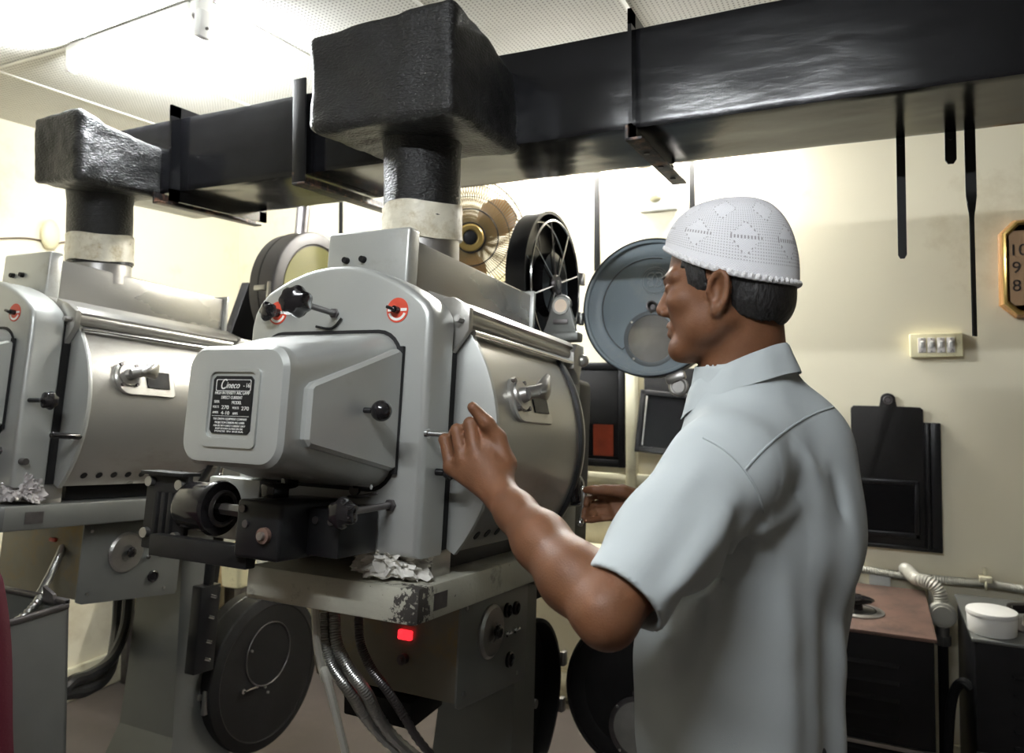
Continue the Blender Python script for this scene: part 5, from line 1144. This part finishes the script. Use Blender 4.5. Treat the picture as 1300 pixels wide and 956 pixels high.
# folds: displacement fields
sl = (slice(None),) * 3
g = [(np.arange(S.n[k]) * S.h + S.lo[k]).astype(np.float32) for k in range(3)]
X, Y, Z = np.meshgrid(*g, indexing='ij', sparse=True)
rx = X * RT.x + Y * RT.y; dx_ = X * F0.x + Y * F0.y
bf = BF[0][0] * X + BF[0][1] * Y; bl = BF[1][0] * X + BF[1][1] * Y
below = np.clip((1.30 - Z) / .22, 0, 1)
def ridge(P0, P1, w, amp, Rr=None):
    a, b2 = np.array(P0, float), np.array(P1, float); ab = b2 - a; L = ab @ ab
    sl_, X_, Y_, Z_ = S._sl(np.minimum(a, b2) - .05, np.maximum(a, b2) + .05, .03)
    t = np.clip(((X_ - a[0]) * ab[0] + (Y_ - a[1]) * ab[1] + (Z_ - a[2]) * ab[2]) / L, 0, 1)
    dd = (X_ - a[0] - t * ab[0]) ** 2 + (Y_ - a[1] - t * ab[1]) ** 2 + (Z_ - a[2] - t * ab[2]) ** 2
    S.a[sl_] -= (1.7 * amp * np.sin(np.pi * np.clip(t * .92 + .04, 0, 1)) ** .6 * np.exp(-dd / (2 * w * w))).astype(np.float32)
S.a += (-.0050 * below * np.sin(bl * 52 + Z * 5 + 1.2 * np.sin(Z * 9)) - .0030 * below * np.sin(bl * 95 - Z * 7 + bf * 20)).astype(np.float32)
S.a += (-.0016 * np.sin(rx * 40 + Z * 34 + dx_ * 22) * np.sin(Z * 21 - rx * 17)).astype(np.float32)
# pulled creases: from armpit down, across the sleeve
for (a, b2, w, amp) in (
        ((945, 668, .93), (905, 760, 1.00), .010, .010), ((965, 640, .95), (960, 760, 1.02), .011, .009), ((1000, 610, 1.0), (985, 740, 1.03), .010, -.009),
        ((940, 690, .93), (1010, 640, 1.0), .010, .010), ((880, 735, .93), (965, 670, .94), .010, -.010), ((830, 775, .98), (860, 860, 1.05), .012, .009),
        ((1030, 580, 1.0), (1045, 760, 1.06), .011, .008), ((1060, 600, 1.03), (1065, 800, 1.08), .010, -.008), ((900, 720, .96), (850, 860, 1.06), .013, .010),
        ((960, 720, 1.0), (905, 866, 1.06), .014, .010), ((1010, 740, 1.02), (985, 866, 1.06), .012, -.010),
        ((885, 610, .92), (800, 740, .84), .010, .006), ((930, 640, .90), (850, 770, .82), .012, .008), ((905, 600, .90), (870, 650, .86), .008, -.005),
        ((960, 600, .96), (1000, 560, 1.0), .008, -.004), ((985, 625, .98), (1010, 700, 1.02), .008, .006)):
    ridge(mk3(*a), mk3(*b2), w, amp)
# neck opening, bottom and sleeve hollows
S.cone(sp2(.352, 1.15, 1.40), sp2(.352, 1.15, 1.55), .064, .072, .006, 'sub')
e = (HEM - SHL); e /= np.linalg.norm(e)
# sleeve hem plane cut
hn = mk3(790, 760, .875); nrm_ = e * .9 + np.array(RT) * -.0; nrm_ /= np.linalg.norm(nrm_)
sl_, X_, Y_, Z_ = S._sl(hn - .14, hn + .14, .0)
pl_ = (X_ - hn[0]) * nrm_[0] + (Y_ - hn[1]) * nrm_[1] + (Z_ - hn[2]) * nrm_[2]
rr_ = np.sqrt((X_ - hn[0]) ** 2 + (Y_ - hn[1]) ** 2 + (Z_ - hn[2]) ** 2) - .125
S.a[sl_] = np.maximum(S.a[sl_], np.minimum(pl_, -rr_).astype(np.float32))
S.cone(hn - e * .03, hn + e * .10, .046, .047, .004, 'sub')
S.cone(sp2(.345, 1.17, .70), sp2(.345, 1.17, .82), .112, .108, .004, 'sub')
nr = (ELR - SHR); nr /= np.linalg.norm(nr)
sl_, X_, Y_, Z_ = S._sl(HEMR - .1, HEMR + .1, .0); pl_ = (X_ - HEMR[0]) * nr[0] + (Y_ - HEMR[1]) * nr[1] + (Z_ - HEMR[2]) * nr[2]
rr_ = np.sqrt((X_ - HEMR[0]) ** 2 + (Y_ - HEMR[1]) ** 2 + (Z_ - HEMR[2]) ** 2) - .10
S.a[sl_] = np.maximum(S.a[sl_], np.minimum(pl_, -rr_).astype(np.float32))
shirt = S.mesh('shirt', M_['shirt'], man, base_m, smooth=3)

# project helper: nearest shirt surface seen from the camera side, for seams
from mathutils.bvhtree import BVHTree
dg = bpy.context.evaluated_depsgraph_get(); bvh = BVHTree.FromObject(shirt, dg)
def onshirt(px, py, o=.0006):
    d = (cp(px, py, 1) - CAM).normalized(); hit = bvh.ray_cast(CAM - base_m, d)
    return (hit[0] + hit[1] * o + base_m) if hit[0] is not None else None
def seam(pts, r, nm='seam'):
    P = [onshirt(x, y) for x, y in [tuple(q[:2]) for q in spline([(a, b, 0) for a, b in pts], 8)]]
    P = [p for p in P if p is not None]
    P = [p for i, p in enumerate(P) if i == 0 or (p - P[i - 1]).length < .03]
    if len(P) > 3: b = Part(man); b.tube(P, r, 6); b.done(nm, M_['shirt'], shirt)
seam([(1058, 517), (1030, 527), (1000, 545), (970, 570), (944, 598)], .0016)
seam([(893, 556), (915, 568), (936, 586), (950, 604), (962, 625), (970, 650)], .0016)

# ---- collar: folded band around the neck
c0 = xz(.350, 1.150, 0)
def colpt(a, z, r): return Vector(c0 + BF[0] * (r * 1.04 * math.cos(a)) + BF[1] * (r * .98 * math.sin(a)) + np.array([0, 0, z]))
b = Part(man); rows = []
NA = 80
def prof(a):
    fr_ = math.cos(a)    # 1 = front
    zt = 1.452 - .032 * fr_; zb = zt - (.042 + .014 * max(0, fr_ ) ); 
    return [(zt - .05, .062), (zt - .012, .0635), (zt - .002, .065), (zt + .0008, .0675), (zt - .003, .071), (zt - .015, .0755), (zb + .008, .0835), (zb, .0865), (zb + .001, .0840), (zt - .02, .071), (zt - .05, .066)]
loops = []
for i in range(NA + 1):
    a = math.radians(14 + (360 - 28) * i / NA)
    loops.append([colpt(a, z, r + .0012 * math.sin(a * 9)) for z, r in prof(a)])
b.loft(loops); b.done('collar', M_['shirt'], shirt, angle=60)

# ---- trousers and shoes
T = SDF(np.array(base_m) + np.array([-.30, -.30, .02]), np.array(base_m) + np.array([.30, .30, 1.0]), .006)
T.ell(bodypt(0, 0, .90), BF, (.115, .165, .13), .03, p=2.3)
for s_ in (1, -1):
    T.cone(bodypt(0, .085 * s_, .86), bodypt(.03, .11 * s_, .48), .095, .075, .03); T.cone(bodypt(.03, .11 * s_, .48), bodypt(-.015, .12 * s_, .07), .075, .065, .02)
slt, X, Y, Z = T._sl(T.lo, T.lo + T.n * T.h, 0); T.a = np.maximum(T.a, (.055 - Z + 0 * X + 0 * Y).astype(np.float32)); T.a += (-.003 * np.sin(Z * 60 + X * 30) * np.clip((.4 - Z) * 4, 0, 1)).astype(np.float32)
T.mesh('trousers', M_['trouser'], man, base_m, smooth=2)
for s_ in (1, -1):
    b = Part(man); fr_ = Matrix(BF.tolist()).transposed(); c = Vector(bodypt(.06, .13 * s_, 0)); 
    loops = []
    for z, g_ in ((0, 0), (.012, .002), (.03, .0), (.045, -.006), (.06, -.018)):
        L = []
        for i in range(32):
            a = 2 * PI * i / 32; f = math.cos(a); w_ = .047 + .008 * f; k = (1 if f < 0 else (1 - max(0, z - .02) * 6)); L.append(c + fr_ @ Vector(((.145 + g_) * f * k - (0.0 if f > 0 else 0), (w_ + g_) * math.sin(a), z)))
        loops.append(L)
    b.loft(loops); b.done('shoe', 'shoe', angle=50)
# ================================================================== light and camera
def area(name, loc, rot, sx, sy, pw, col):
    L = bpy.data.lights.new(name, 'AREA'); L.shape = 'RECTANGLE'; L.size = sx; L.size_y = sy; L.energy = pw; L.color = col
    o = bpy.data.objects.new(name, L); COL.objects.link(o); o.location = loc; o.rotation_euler = rot; return o
COOL = (.93, .97, 1.0)
w = bpy.data.worlds.new('World'); scene.world = w; w.use_nodes = True; w.node_tree.nodes['Background'].inputs[0].default_value = (.5, .5, .5, 1); w.node_tree.nodes['Background'].inputs[1].default_value = .02
cd = bpy.data.cameras.new('Camera'); cam = bpy.data.objects.new('Camera', cd); COL.objects.link(cam); scene.camera = cam
cam.location = CAM; cam.rotation_euler = (math.radians(90) + PIT, 0, YAW)
cd.sensor_width = 36; cd.lens = FPX * 36 / 1300; cd.shift_y = -(478 - 433) / 1300
cd.clip_start = .02
cd.dof.use_dof = True; cd.dof.focus_distance = 1.25; cd.dof.aperture_fstop = 5.6
scene.view_settings.view_transform = 'Standard'; scene.view_settings.look = 'None'; scene.view_settings.gamma = 1; scene.view_settings.use_curve_mapping = False
scene.view_settings.exposure = 0.0
